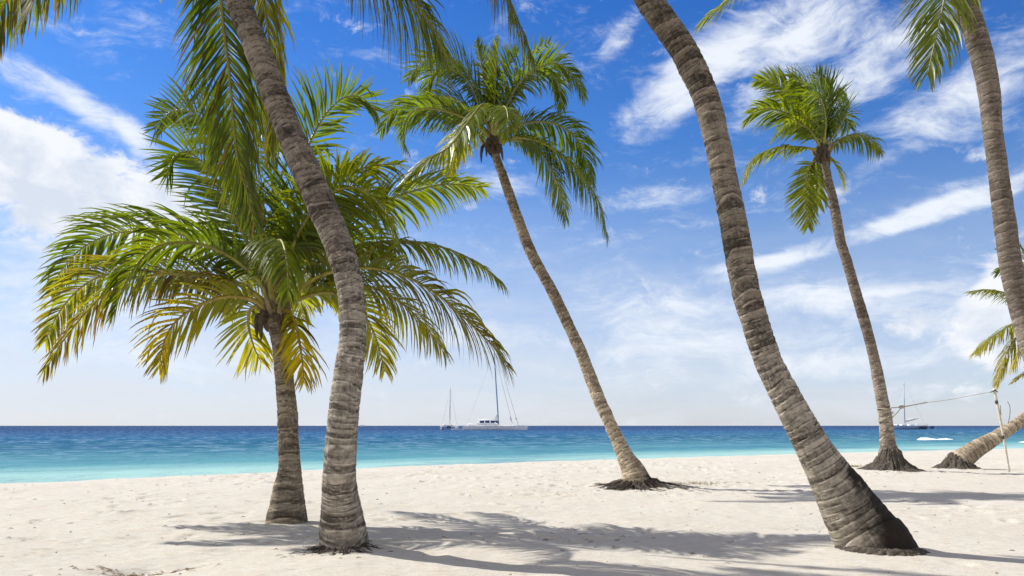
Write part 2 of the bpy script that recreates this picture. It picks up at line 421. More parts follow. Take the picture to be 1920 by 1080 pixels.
# ------------------------------------------------------------------ palm trunks
def trunk(name, parent, pts, mat, spacing=.1, seg=40, step=.02, seed=1, stain=0.5, rough=1.0, flare_roots=False, stain_h=.6):
    """pts: (px, py, Y, width_px)"""
    D = np.array([[*P(a, b, Y), w*.5/F*Y] for a, b, Y, w in pts])
    D[0, 2] -= .12
    L0 = np.linalg.norm(np.diff(D[:, :3], axis=0), axis=1).sum()
    n = int(L0/step)
    C, L = catmull(D, n)
    cen, R = C[:, :3], C[:, 3]
    s = np.linspace(0, L, n)
    T, N = frames(cen, (1, 0, 0)); B = np.cross(T, N)
    th = np.linspace(0, 2*np.pi, seg, endpoint=False)
    TH, S = np.meshgrid(th, s)                       # n x seg
    U = TH/(2*np.pi)
    warp = vnoise(np.zeros_like(S), S/(spacing*2.2), seed+1)*1.5+vnoise(U*4, S/(spacing*6), seed+2, 4)*.7+vnoise(U*8, S/(spacing*3), seed+3, 8)*.28
    tilt = .35*np.cos(TH-2.0+S*.25)
    ph = S/spacing+warp+tilt
    f = ph-np.floor(ph); k = np.floor(ph).astype(int)
    rnd = np.random.RandomState(seed+9).rand(4000)[np.clip(k, 0, 3999)]
    prof = np.where(f < .14, f/.14*.25, .25+.75*((f-.14)/.86)**.7)
    relief = np.random.RandomState(seed+8).uniform(.35, 1.0, 4000)[np.clip(k, 0, 3999)]
    a = .0105*rough*relief*(prof-.5)
    a = a+.010*rough*(vnoise(U*8, S*6, seed+4, 8)-.5)+.006*rough*(vnoise(U*24, S*22, seed+5, 24)-.5)
    a = a+.02*rough*(vnoise(U*4, S*1.4, seed+6, 4)-.5)
    low = np.exp(-S/.22)
    a = a+low*(.05*(vnoise(U*16, S*3, seed+7, 16)-.4)+.02)
    RR = R[:, None]+a
    V = cen[:, None]+RR[..., None]*(np.cos(TH)[..., None]*N[:, None]+np.sin(TH)[..., None]*B[:, None])
    groove = np.clip(1-np.abs(f-.05)/.16, 0, 1)*(.25+.75*vnoise(U*8, S/spacing*1.3, seed+12, 8))
    groove = np.maximum(groove, np.clip((vnoise(U*8, ph*1.0, seed+13, 8)-.72)*3, 0, .8)*np.clip(1-np.abs(f-.3)/.4, 0, 1))
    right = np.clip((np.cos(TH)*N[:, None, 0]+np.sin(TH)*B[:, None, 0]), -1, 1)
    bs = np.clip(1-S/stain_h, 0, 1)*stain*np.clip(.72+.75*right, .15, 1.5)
    lip = np.clip(1-np.abs(f-.90)/.14, 0, 1)*np.clip(vnoise(U*16, ph*1.0, seed+14, 16)*2.4-.55, 0, 1)
    cols = np.stack([np.clip(.4+.6*groove-.4*lip, 0, 1), rnd, np.clip(bs, 0, 1), np.ones_like(bs)], -1).reshape(-1, 4)
    uv = np.stack([U*2*np.pi*float(R.mean()), S], -1).reshape(-1, 2)
    idx = np.arange(n*seg).reshape(n, seg)
    nx_ = np.roll(idx, -1, axis=1)
    Ft = np.stack([idx[:-1], nx_[:-1], nx_[1:], idx[1:]], -1).reshape(-1, 4)
    V = V.reshape(-1, 3)
    o = mesh('trunk', V, Ft, mat, parent, cols={'Ring': cols}, uvs=uv)
    return o, cen, R

def roots(parent, cx, cy, rad, n, length, seed, up=.12, thick=.02, side=None):
    r = random.Random(seed); mb = MB()
    for i in range(n):
        a = r.uniform(0, 2*math.pi)
        if side is not None and r.random() < .75: a = side+r.gauss(0, .6)
        L = length*r.uniform(.35, 1.0)
        px, py = cx+math.cos(a)*rad*.75, cy+math.sin(a)*rad*.75
        pts = []; h = up*r.uniform(.5, 1.0)
        k = 9; da = a
        for j in range(k):
            q = j/(k-1)
            g0 = zat(px, py)
            z = g0+h*(1-q)**2.2+.012*r.random()-.012*q-.02*(q > .9)
            pts.append((px, py, z))
            da += r.gauss(0, .22)
            px += math.cos(da)*L/k; py += math.sin(da)*L/k
        t0 = thick*r.uniform(.5, 1.1)
        mb.tube(catmull(pts, 16)[0], np.linspace(t0, t0*.25, 16), 5)
    return mb.build('root_mass', ROOT, parent)

def bole(parent, cx, cy, r0, h, seed, name='root_base', skirt=1.0, ax=1.0, pw=1.35):
    """flared fibrous root mass hugging the foot of a trunk: many fused root ridges running down to the sand"""
    n, seg = 40, 220
    th = np.linspace(0, 2*np.pi, seg, endpoint=False)
    Q, A = np.meshgrid(np.linspace(0, 1, n), th, indexing='ij'); u = A/(2*np.pi)
    rr = r0*(np.clip(.55+Q*6, 0, 1)+skirt*Q**1.5)
    ridge = np.abs(vnoise(u*64, Q*1.6+3, seed, 64)-.5)*2
    ridge2 = np.abs(vnoise(u*32, Q*1.1+9, seed+3, 32)-.5)*2
    w = 1+.07*(.5-ridge)*(.35+Q)+.07*(.5-ridge2)*Q+.20*Q*(vnoise(u*8, Q*.6, seed+1, 8)-.5)
    X = cx+np.cos(A)*rr*w*(1+(ax-1)*Q); Y = cy+np.sin(A)*rr*w
    Z = np.vectorize(zat)(X, Y)+h*(1-Q)**pw*(1+.10*(vnoise(u*16, Q*2, seed+5, 16)-.5))-.025*Q**4+(.050*(.5-ridge)+.022*(.5-ridge2)+.05*(vnoise(u*40, Q*14, seed+8, 40)-.5))*np.sin(np.pi*np.minimum(Q+.12, 1))*(h/.4+.3)
    V = np.stack([X, Y, Z], -1).reshape(-1, 3)
    idx = np.arange(n*seg).reshape(n, seg); nx_ = np.roll(idx, -1, axis=1)
    Fb = np.stack([idx[:-1], idx[1:], nx_[1:], nx_[:-1]], -1).reshape(-1, 4)
    return mesh(name, V, Fb, ROOT, parent)

# ------------------------------------------------------------------ fronds
G_DEEP = np.array([.032, .068, .006]); G_MID = np.array([.085, .135, .008]); G_LIME = np.array([.20, .25, .016])
G_YEL = np.array([.44, .37, .012]); G_BRN = np.array([.115, .075, .035]); G_OLV = np.array([.14, .145, .03])

def frond(parent, ctrl, leaf=.75, green=.5, yellow=0.0, brown=0.0, roll=0.0, vee=25, droop=1.0, seed=1, start=.14,
          spacing=.025, width=.034, wind=(-.06, 0, 0), thick=.028, shag=1.0, twist=0.0, gap=0.0, sweep=0.0):
    """ctrl: world points from the crown to the tip"""
    r = np.random.RandomState(seed)
    n = 90
    C, L = catmull(ctrl, n)
    C = C[:, :3]
    T = norm(np.gradient(C, axis=0))
    up = np.array([0, 0, 1.0])
    out = norm((C[-1]-C[0])*np.array([1, 1, 0])+1e-6)
    n0 = up if abs(T[0][2]) < .85 else -out
    T, N = frames(C, n0)
    S = np.cross(T, N)
    s = np.linspace(0, 1, n)
    cnt = int(L*(1-start)/spacing)
    base_col = G_DEEP*(1-green)+G_MID*green if green <= 1 else G_MID*(2-green)+G_LIME*(green-1)
    m = 6
    side = np.repeat([-1.0, 1.0], cnt); i = np.tile(np.arange(cnt), 2)
    q = start+(1-start)*(i+r.rand(2*cnt)*.6)/cnt
    if gap:
        keep = r.rand(2*cnt) > gap*(.4+.6*np.sin(q*40+seed)**2)
        side, q = side[keep], q[keep]
    M = len(q)
    fi = q*(n-1); i0 = np.minimum(fi.astype(int), n-2); fr = (fi-i0)[:, None]
    c = C[i0]*(1-fr)+C[i0+1]*fr
    Tq, Nq, Sq = T[i0], N[i0], S[i0]
    ra = np.radians(roll+twist*q)[:, None]
    N2 = Nq*np.cos(ra)+Sq*np.sin(ra); S2 = Sq*np.cos(ra)-Nq*np.sin(ra)
    u = (q-start)/(1-start)
    ll = leaf*(.50+.50*np.sin(np.minimum(1, u*2.1)*math.pi/2))*(1-.70*np.maximum(0, (u-.50)/.50)**1.35)*r.uniform(.84, 1.10, M)
    clump = np.sin(q*57+seed)*.5+np.sin(q*131+seed*2)*.5            # leaflets drift together in small groups
    al = np.radians(60-32*u+sweep+r.normal(0, 3.8*shag, M)+clump*4)[:, None]
    ve = np.radians(vee+r.normal(0, 8*shag, M)+clump*7)[:, None]
    d = Tq*np.cos(al)+(S2*side[:, None]*np.cos(ve)+N2*np.sin(ve))*np.sin(al)
    wv = norm(Tq-d*np.sum(Tq*d, 1)[:, None])
    wv = norm(wv+.14*r.normal(0, 1, (M, 3)))
    seg = (ll/(m-1))[:, None]
    stiff = (droop*r.uniform(.7, 1.3, M))[:, None]
    snap = (r.rand(M) < .04*shag)[:, None]*1.0                      # a few broken, limp leaflets
    p0 = c.copy()
    w0 = (width*r.uniform(.75, 1.15, M)*(1-.35*u))[:, None]
    prof = (.45, .95, 1.0, .82, .5, .04)
    dead = r.rand(M) < brown*.40
    tipb = brown*r.uniform(.3, 1.2, M)+.05
    yl = np.clip(yellow*(.35+1.0*np.clip(u*1.3, 0, 1))*r.uniform(.5, 1.4, M)+.04*r.normal(0, 1, M), 0, 1)[:, None]
    bc = base_col*r.uniform(.55, 1.3, (M, 1))
    bc = bc*(1-yl)+G_YEL*yl*r.uniform(.75, 1.1, (M, 1))
    bc = np.where(dead[:, None], G_BRN*r.uniform(.5, 1.2, (M, 1)), bc)
    V = np.zeros((M, m, 2, 3)); Ct = np.zeros((M, m, 2, 3))
    for k in range(m):
        nn = norm(np.cross(d, wv)); fold = nn*(.10*w0*prof[k])
        V[:, k, 0] = p0-wv*w0*.5*prof[k]+fold; V[:, k, 1] = p0+wv*w0*.5*prof[k]+fold
        e = k/(m-1)
        cc = np.where((e > 1-tipb*.8)[:, None], bc*.3+G_BRN*.7, bc*.85+G_YEL*.15 if e > .55 and yellow > .15 else bc)
        Ct[:, k, 0] = cc; Ct[:, k, 1] = cc
        if k < m-1:
            p0 = p0+d*seg
            d = norm(d+(np.array([0, 0, -1.0])*(.20*stiff+snap*.9*(k > 0))+np.array(wind)+.045*shag*r.normal(0, 1, (M, 3)))*(1+.5*k/m)*((ll/.7)**.5)[:, None])
            wv = norm(wv-d*np.sum(wv*d, 1)[:, None])
    V = V.reshape(-1, 3); Ct = np.column_stack([Ct.reshape(-1, 3), np.ones(M*m*2)])
    aa = (np.arange(M)[:, None]*2*m+2*np.arange(m-1)[None]).reshape(-1, 1)
    Fs = np.hstack([aa, aa+1, aa+3, aa+2])
    o = mesh('frond', V, Fs, LEAF, parent, cols={'Tint': Ct}, smooth=True)
    # stalk
    prof = thick*(1-s)**.8+.004
    prof = prof*(1+1.1*np.exp(-s/.05))
    Vt, Ft = tube(C, prof, 7, n0)
    sc = (np.array([.30, .30, .05])*(1-yellow)+np.array([.52, .36, .05])*yellow)
    sc = sc[None]*(1-.25*s[:, None])
    k = np.clip(1-s/.06, 0, 1)[:, None]*.5
    sc = sc*(1-k)+np.array([.20, .14, .07])*k
    sc = np.repeat(sc, 7, axis=0); sc = np.column_stack([sc, np.ones(len(sc))])
    mesh('stalk', Vt, Ft, STALK, o, cols={'Tint': sc})
    return o

def crown_sheath(parent, hub, r0, h, seed, stubs=9, fibre=FIBRE, dirn=(0, 0, 1), drop=3):
    """fibrous leaf bases round the growing point, broken stubs and hanging bracts"""
    r = random.Random(seed); d = norm(np.array(dirn, float)); hub = np.array(hub)
    n, seg = 14, 26; V = []
    a1 = norm(np.cross(d, (0, 1, .1))); a2 = np.cross(d, a1)
    for i in range(n):
        q = i/(n-1); rr = r0*(.8+.75*math.sin(q*math.pi)**.8*(1-.35*q))
        for j in range(seg):
            a = 2*math.pi*j/seg
            w = rr*(1+.16*math.sin(a*5+q*9)+.1*r.uniform(-1, 1))
            V.append(hub+d*(q-.45)*h+(a1*math.cos(a)+a2*math.sin(a))*w)
    idx = np.arange(n*seg).reshape(n, seg); nx_ = np.roll(idx, -1, axis=1)
    Fb = np.stack([idx[:-1], nx_[:-1], nx_[1:], idx[1:]], -1).reshape(-1, 4)
    mesh('fibre_sheath', V, Fb, fibre, parent)
    for i in range(stubs):
        a = 2*math.pi*(i+r.random()*.6)/stubs
        o = a1*math.cos(a)+a2*math.sin(a)
        dn_ = i < drop
        L = h*r.uniform(.55, 1.0)
        p0 = hub+o*r0*.9+d*h*r.uniform(-.25, .1)
        if dn_: pts = [p0, p0+o*L*.35+d*.04*h, p0+o*L*.5-d*L*.35, p0+o*L*.55-d*L*.85]
        else: pts = [p0, p0+o*L*.3+d*L*.35, p0+o*L*.55+d*L*.85]
        Cc, _ = catmull(pts, 9)
        Vt, Ft = tube(Cc, np.array([1, 1.3, 1.3, 1.2, 1.1, .95, .8, .6, .25])*r0*.30, 7)
        mesh('leaf_stub', Vt, Ft, FIBREP if not dn_ else FIBRE, parent)

def px_frond(parent, Y0, pts, **kw):
    """pts (px, py[, dY]) ; first point is the hub"""
    w = []
    for k, q in enumerate(pts):
        dY = q[2] if len(q) > 2 else 0.0
        w.append(P(q[0], q[1], Y0+dY))
    return frond(parent, w, **kw)

def spread(pts, dY, mid=None):
    """add depth growing along the frond"""
    k = len(pts)
    return [(p[0], p[1], dY*(i/(k-1))**1.2) for i, p in enumerate(pts)]

GP = 'coconut palms on the beach'
def palm(label, px, py):
    x, y = base_of(px, py)
    return empty('coconut_palm', (x, y, zat(x, y)), label, 'palm tree', GP)

# --- palm A : short full palm at the left
YA = 10.5
pa = palm('short coconut palm at the left with the full low crown and yellowing lower fronds', 539, 985)
tA = [(538, 990, YA, 77), (538.5, 972, YA, 73), (539, 945, YA, 65), (540, 916, YA, 56), (543, 878, YA, 43), (541.5, 830, YA, 38.5), (540, 781, YA, 38),
      (535.5, 733, YA, 36), (531, 685, YA, 34), (525, 640, YA, 31), (519, 610, YA, 33), (512, 585, YA, 34)]
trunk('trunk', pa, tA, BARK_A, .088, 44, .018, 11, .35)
hubA = P(512, 575, YA)
crown_sheath(pa, P(515, 592, YA), .105, .5, 3, 9, FIBREP, (-.12, 0, 1), 2)
crown_sheath(pa, P(513, 596, YA), .11, .42, 8, 7, FIBRE, (-.12, 0, 1), 4)
FA = [
 # upper left long
 (spread([(508, 555), (470, 500), (420, 462), (370, 446), (320, 437), (262, 433), (205, 440), (150, 468), (112, 512), (95, 548)], 1.1), dict(leaf=.80, green=.75, roll=38, vee=12, droop=.9, seed=1)),
 # front left
 (spread([(505, 560), (480, 520), (430, 480), (380, 459), (330, 455), (290, 465), (255, 498), (228, 545), (215, 590)], -1.3), dict(leaf=.78, green=.62, yellow=.05, roll=25, vee=18, droop=1.25, seed=2)),
 # brown tipped lower left long
 (spread([(505, 580), (480, 553), (440, 528), (390, 517), (330, 513), (275, 517), (225, 530), (175, 570), (125, 630), (82, 697)], -.7), dict(leaf=.68, green=.65, yellow=.22, brown=.7, roll=10, vee=-5, droop=1.7, seed=3, shag=1.5)),
 (spread([(505, 575), (460, 540), (400, 518), (330, 508), (260, 508), (190, 518), (145, 545), (108, 590), (85, 640)], .6), dict(leaf=.72, green=.8, yellow=.18, brown=.3, roll=35, vee=10, droop=1.1, seed=4)),
 # low left yellow
 (spread([(505, 585), (480, 565), (445, 556), (405, 560), (365, 577), (330, 603), (308, 640), (298, 690)], -.5), dict(leaf=.70, green=1.2, yellow=.62, brown=.25, roll=42, vee=5, droop=.9, seed=5)),
 (spread([(508, 590), (490, 575), (470, 580), (466, 610), (476, 650), (490, 680)], .5), dict(leaf=.62, green=1.5, yellow=.35, brown=.12, roll=20, vee=15, droop=.8, seed=6, start=.2)),
 (spread([(520, 590), (540, 583), (553, 605), (562, 645), (567, 680), (570, 716)], -.4), dict(leaf=.55, green=.9, yellow=.85, brown=.35, roll=10, vee=5, droop=1.0, seed=7)),
 (spread([(525, 580), (570, 558), (612, 548), (650, 558), (682, 590), (705, 635), (722, 698)], .7), dict(leaf=.66, green=1.8, yellow=.30, brown=.06, roll=-35, vee=10, droop=.8, seed=8)),
 # big arching right, lower layer
 (spread([(525, 570), (570, 535), (615, 512), (675, 502), (745, 512), (820, 552), (880, 605), (925, 650), (952, 690)], -1.0), dict(leaf=.92, green=.35, yellow=.22, brown=.30, roll=-32, vee=10, droop=1.1, seed=9)),
 (spread([(525, 560), (570, 510), (625, 478), (690, 458), (755, 452), (820, 461), (880, 484), (920, 510), (947, 537)], .5), dict(leaf=.62, green=.55, yellow=.10, brown=.1, roll=0, vee=-10, droop=1.5, seed=10)),
 (spread([(525, 575), (575, 548), (630, 533), (695, 538), (755, 570), (800, 615), (835, 665)], .9), dict(leaf=.80, green=.5, yellow=.22, brown=.25, roll=-15, vee=0, droop=1.4, seed=11)),
 # upper right fan
 (spread([(518, 540), (532, 440), (552, 350), (578, 275), (605, 222), (640, 186), (675, 182), (706, 208)], 1.0), dict(leaf=.86, green=.85, roll=-75, vee=8, droop=.15, seed=12)),
 (spread([(520, 550), (550, 460), (590, 390), (630, 358), (670, 353), (705, 375), (728, 405), (742, 445)], -1.0), dict(leaf=.80, green=.75, yellow=.12, roll=-40, vee=10, droop=.9, seed=13)),
 (spread([(520, 550), (570, 475), (630, 420), (700, 385), (775, 358), (840, 345), (905, 352)], .8), dict(leaf=.66, green=1.25, yellow=.03, roll=-50, vee=-12, droop=1.0, seed=14)),
 (spread([(520, 545), (555, 450), (605, 365), (655, 325), (705, 310), (752, 308)], -.4), dict(leaf=.72, green=.9, yellow=.1, roll=-20, vee=5, droop=1.3, seed=15)),
 # upper left
 (spread([(506, 550), (482, 460), (450, 370), (415, 290), (385, 232), (350, 207), (315, 213), (290, 243)], .8), dict(leaf=.82, green=.65, roll=70, vee=8, droop=.2, seed=16)),
 (spread([(505, 555), (470, 470), (430, 385), (388, 315), (355, 287), (328, 292), (313, 328)], -.5), dict(leaf=.85, green=.55, roll=65, vee=10, droop=.2, seed=17)),
 # upright hearts
 (spread([(514, 545), (516, 430), (508, 330), (492, 240), (470, 180)], .9), dict(leaf=.80, green=.5, roll=85, vee=10, droop=.2, seed=18)),
 (spread([(518, 550), (545, 490), (585, 450), (640, 440), (690, 460), (715, 500)], .9), dict(leaf=.8, green=.4, roll=-50, vee=10, droop=.7, seed=32)),
 # folded frond in the middle, coming toward us
 ([(512, 575, 0), (505, 510, -.3), (515, 462, -.8), (528, 452, -1.3), (538, 490, -1.9), (540, 560, -2.2)], dict(leaf=.62, green=.55, yellow=.05, brown=.1, roll=0, vee=-10, droop=1.8, seed=21)),
 ([(512, 575, 0), (520, 520, .5), (545, 500, 1.4), (560, 540, 2.2), (570, 600, 2.6)], dict(leaf=.7, green=.6, yellow=.2, roll=0, vee=0, droop=1.3, seed=22)),
 ([(512, 575, 0), (490, 520, .6), (455, 510, 1.6), (435, 540, 2.4), (430, 590, 2.8)], dict(leaf=.7, green=.7, yellow=.2, roll=0, vee=0, droop=1.3, seed=23)),
]
for pts, kw in FA:
    kw['leaf'] *= 1.1; kw['spacing'] = .031; kw['width'] = .044; kw['gap'] = .12; kw['green'] += .15
    px_frond(pa, YA, pts, **kw)

# --- palm B : curved foreground trunk, crown above the frame
YB = 7.9
pb = palm('tall grey coconut palm with the S-curved trunk in front of the short palm', 644, 1032)
tB = [(644, 1040, 8.45, 97), (644, 1022, 8.45, 94), (642, 993, 8.36, 87), (638.5, 955, 8.26, 76), (635.5, 916, 8.15, 65), (636, 878, 8.05, 60), (639, 830, 7.97, 58), (643, 781, 7.92, 56.5),
      (649, 733, 7.9, 53), (655.5, 685, 7.9, 52), (661, 645, 7.9, 51), (662, 600, 7.9, 49.5), (659, 560, 7.9, 49), (653, 525, 7.9, 49), (641, 480, 7.9, 50), (622, 430, 7.9, 52), (600, 380, 7.9, 52),
      (565, 300, 7.9, 52), (534, 225, 7.9, 50), (504, 150, 7.9, 48), (475, 75, 7.9, 46), (444, 0, 7.9, 46), (415, -80, 7.9, 44), (397, -150, 7.9, 42)]
trunk('trunk', pb, tB, BARK_B, .070, 56, .013, 21, .2, rough=1.0)
crown_sheath(pb, P(394, -165, YB), .17, .7, 5, 9, FIBRE, (-.2, 0, 1), 3)
xb, yb = base_of(644, 1036)
roots(pb, xb, yb, .28, 60, .42, 4, .05, .011)
H = (395, -165, 0)
FB = [
 ([H, (398, -195, .35), (404, -140, .7), (409, -60, .95), (418, 40, 1.0), (430, 140, 1.0), (437, 220, 1.0), (446, 300, 1.0), (464, 365, 1.0), (476, 415, 1.0)], dict(leaf=1.08, green=.42, yellow=.08, brown=.08, roll=0, vee=-5, droop=.9, seed=41, sweep=-8)),
 ([H, (430, -215, .9), (462, -150, 1.5), (488, -40, 1.8), (505, 80, 1.9), (512, 190, 1.9), (508, 290, 1.9)], dict(leaf=.85, green=.6, yellow=.22, brown=.1, roll=10, vee=0, droop=1.0, seed=51, sweep=-10)),
 ([H, (480, -230, .1), (600, -190, .2), (700, -90, .2), (765, -12, .2), (808, 45, .2), (840, 115, .2)], dict(leaf=1.2, green=1.0, yellow=.10, brown=.08, roll=-10, vee=0, droop=1.0, seed=42, spacing=.017)),
 ([H, (520, -300, .5), (700, -310, .8), (850, -200, .9), (930, -60, .9), (968, 30, .9), (1000, 110, .9)], dict(leaf=1.05, spacing=.018, green=.7, yellow=.12, brown=.1, roll=-10, vee=-5, droop=1.3, seed=43)),
 ([H, (300, -230, .2), (180, -180, .5), (80, -80, .7), (10, 5, .8), (-30, 90, .9)], dict(leaf=.92, green=.5, yellow=.08, brown=.3, spacing=.018, roll=15, vee=0, droop=1.1, seed=44)),
 ([H, (330, -260, -.5), (240, -200, -1.0), (150, -110, -1.3), (80, -40, -1.4), (40, 40, -1.4)], dict(leaf=.80, green=.3, yellow=.14, brown=.3, roll=15, vee=0, droop=1.2, seed=45)),
 ([H, (350, -210, .7), (310, -180, 1.4), (290, -100, 1.9), (290, -25, 2.1)], dict(leaf=.7, green=.6, yellow=.2, roll=0, vee=0, droop=1.2, seed=46)),
 ([H, (420, -280, .6), (470, -330, 1.5), (530, -300, 2.4), (570, -200, 3.0), (590, -110, 3.2)], dict(leaf=.7, green=.6, roll=0, vee=5, droop=1.0, seed=47)),
 ([H, (380, -320, -.2), (330, -450, -.2), (230, -540, 0), (100, -560, .2)], dict(leaf=.8, green=.6, roll=20, vee=20, droop=.6, seed=48)),
 ([H, (400, -330, .1), (410, -480, .4), (430, -600, 1.0)], dict(leaf=.8, green=.6, roll=60, vee=20, droop=.4, seed=49)),
 ([H, (440, -330, -.4), (530, -450, -1.0), (650, -480, -1.6), (760, -430, -2.0)], dict(leaf=.8, green=.6, roll=-20, vee=15, droop=.8, seed=50)),
]
for pts, kw in FB: px_frond(pb, YB, pts, **kw)

# --- palm C : leaning palm in the middle
pc = palm('slender coconut palm in the middle leaning left with its whole crown against blue sky', 1193, 912)
YC = 18.0
tC = [(1196, 915, 16.75, 66), (1192, 902, 16.75, 56), (1187, 882, 16.8, 43), (1176, 862, 16.85, 33), (1166, 841, 16.9, 27.5), (1157, 821, 16.95, 24.5), (1147, 801, 17, 23.5), (1138, 780, 17.05, 23.5),
      (1128, 760, 17.1, 23.5), (1108, 710, 17.3, 22.5), (1087, 655, 17.4, 21.5), (1052, 580, 17.6, 20.5), (1024, 525, 17.7, 20), (994, 470, 17.8, 19.5), (968, 402, 17.9, 18.5), (944, 333, 18, 17), (931, 298, 18, 15.5), (925, 275, 18, 15)]
trunk('trunk', pc, tC, BARK_C, .14, 36, .03, 31, .55, rough=1.1, stain_h=.75)
xc, yc = base_of(1196, 913)
bole(pc, xc+.06, 16.72, .31, .17, 3, 'root_base', .30, 1.1)
roots(pc, xc-.05, 16.68, .38, 150, 1.05, 6, .17, .017, side=math.pi*1.12)
roots(pc, xc+.1, 16.72, .38, 26, 1.9, 61, .10, .012, side=.05)
crown_sheath(pc, P(926, 274, YC), .12, .5, 6, 10, FIBRE, (-.1, 0, 1), 4)
hc = (925, 262)
FC = [
 (spread([hc, (885, 222), (830, 199), (775, 194), (737, 210), (714, 245)], .7), dict(leaf=.85, green=.45, roll=20, vee=-5, droop=1.5, seed=61)),
 (spread([hc, (880, 225), (825, 206), (782, 206), (759, 228), (757, 262), (768, 290)], -.9), dict(leaf=.75, green=.45, roll=35, vee=5, droop=1.2, seed=62)),
 (spread([hc, (900, 200), (880, 155), (852, 132), (825, 130), (806, 150), (800, 187)], .5), dict(leaf=.75, green=.4, roll=25, vee=5, droop=1.0, seed=63)),
 (spread([hc, (900, 180), (868, 125), (830, 105), (790, 118), (765, 150)], 1.4), dict(leaf=.8, green=.35, roll=45, vee=10, droop=.5, seed=64, gap=.4)),
 (spread([hc, (914, 190), (904, 130), (893, 78)], .3), dict(leaf=.62, green=.7, roll=80, vee=35, droop=.3, seed=65)),
 (spread([hc, (927, 190), (930, 130), (936, 74)], -.2), dict(leaf=.55, green=.65, roll=60, vee=40, droop=.5, seed=66)),
 (spread([hc, (938, 190), (955, 120), (972, 95)], .6), dict(leaf=.7, green=.4, roll=-70, vee=30, droop=.5, seed=67)),
 (spread([hc, (950, 190), (975, 130), (1005, 92), (1030, 80)], .9), dict(leaf=.72, green=.5, roll=-70, vee=25, droop=.1, seed=68, gap=.75)),
 (spread([hc, (950, 198), (976, 152), (1010, 127), (1045, 120), (1076, 142), (1096, 182)], -.3), dict(leaf=.78, green=.45, roll=-25, vee=5, droop=1.2, seed=69)),
 (spread([hc, (958, 195), (990, 145), (1022, 128), (1045, 155), (1054, 205)], 1.2), dict(leaf=.72, green=.4, roll=-20, vee=5, droop=1.0, seed=70)),
 (spread([hc, (968, 237), (1010, 228), (1055, 238), (1090, 275), (1108, 345)], .6), dict(leaf=.85, green=.38, roll=-30, vee=0, droop=1.3, seed=71)),
 (spread([(930, 268), (968, 258), (1012, 265), (1055, 293), (1095, 335), (1124, 382), (1139, 445)], -.9), dict(leaf=.85, green=.5, yellow=.05, roll=-15, vee=-5, droop=1.5, seed=72)),
 (spread([(930, 270), (965, 262), (1005, 276), (1035, 318), (1052, 368), (1061, 412)], .3), dict(leaf=.78, green=.5, yellow=.08, roll=-20, vee=0, droop=1.3, seed=73)),
 ([(925, 262, 0), (922, 215, -.4), (905, 196, -.9), (875, 232, -1.3), (840, 277, -1.6), (795, 303, -1.8), (745, 352, -2.0)], dict(leaf=.72, green=.6, yellow=.10, roll=-10, vee=-10, droop=1.5, seed=74)),
 ([(925, 262, 0), (935, 215, -.5), (945, 200, -1.1), (952, 215, -1.7), (952, 262, -2.0)], dict(leaf=.62, green=.4, yellow=.08, roll=0, vee=-5, droop=1.5, seed=75)),
 ([(925, 262, 0), (900, 250, .5), (870, 255, 1.2), (850, 290, 1.8), (845, 330, 2.0)], dict(leaf=.75, green=.7, yellow=.25, roll=0, vee=0, droop=1.4, seed=76)),
 (spread([hc, (895, 225), (862, 190), (830, 180), (800, 190)], 1.3), dict(leaf=.75, green=.35, roll=25, vee=5, droop=.9, seed=77)),
]
for pts, kw in FC:
    kw.setdefault('spacing', .033); kw.setdefault('width', .048); kw['leaf'] *= 1.12; kw['green'] += .5; kw['droop'] *= .85
    px_frond(pc, YC, pts, thick=.034, **kw)

# --- palm D : thick leaning foreground trunk
pd = palm('thick coconut palm at the right leaning hard left from a dark stained foot', 1640, 1028)
YD = 8.5
tD = [(1654, 1046, 8.45, 138), (1636, 1020, 8.45, 132), (1622, 998, YD, 119), (1602, 966, YD, 108), (1577, 925, YD, 93), (1550, 884, YD, 76), (1526, 844, YD, 65), (1504, 803, YD, 58),
      (1482, 762, YD, 53.5), (1461, 721, YD, 51), (1441, 680, YD, 50), (1426, 640, YD, 50), (1411, 590, YD, 50), (1397, 540, YD, 50.5), (1380, 450, YD, 50.5), (1362, 350, YD, 48), (1341, 250, YD, 47), (1319, 175, YD, 47),
      (1284, 100, YD, 47), (1251, 50, YD, 46), (1217, 0, YD, 45), (1180, -60, YD, 42), (1150, -125, YD, 40)]
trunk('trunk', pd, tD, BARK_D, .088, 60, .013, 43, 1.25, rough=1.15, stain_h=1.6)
crown_sheath(pd, P(1146, -140, YD), .17, .7, 9, 9, FIBRE, (-.2, 0, 1), 3)
xd, yd = base_of(1660, 1034)
bole(pd, xd-.06, yd-.02, .34, .05, 14, 'root_base', .28, 1.15)
H = (1146, -145, 0)
for k, (dx, up_, dd_, s_) in enumerate(((-420, -120, .6, 81), (-300, -330, 1.0, 82), (-60, -480, .5, 83), (150, -430, 1.5, 84), (330, -330, -.5, 85), (-150, -420, -1.5, 86), (60, -330, 3.0, 87), (40, -300, -3.0, 88), (-200, -160, 2.8, 89))):
    px_frond(pd, YD, [H, (H[0]+dx*.3, H[1]+up_*.55, dd_*.25), (H[0]+dx*.62, H[1]+up_*.72, dd_*.6), (H[0]+dx*.9, H[1]+up_*.5, dd_*.9), (H[0]+dx*1.05, H[1]+up_*.12-40, dd_*1.05)],
             leaf=.75, green=.6, yellow=.1, roll=20*(1 if dx < 0 else -1), vee=5, droop=1.1, seed=s_, spacing=.03, width=.036)

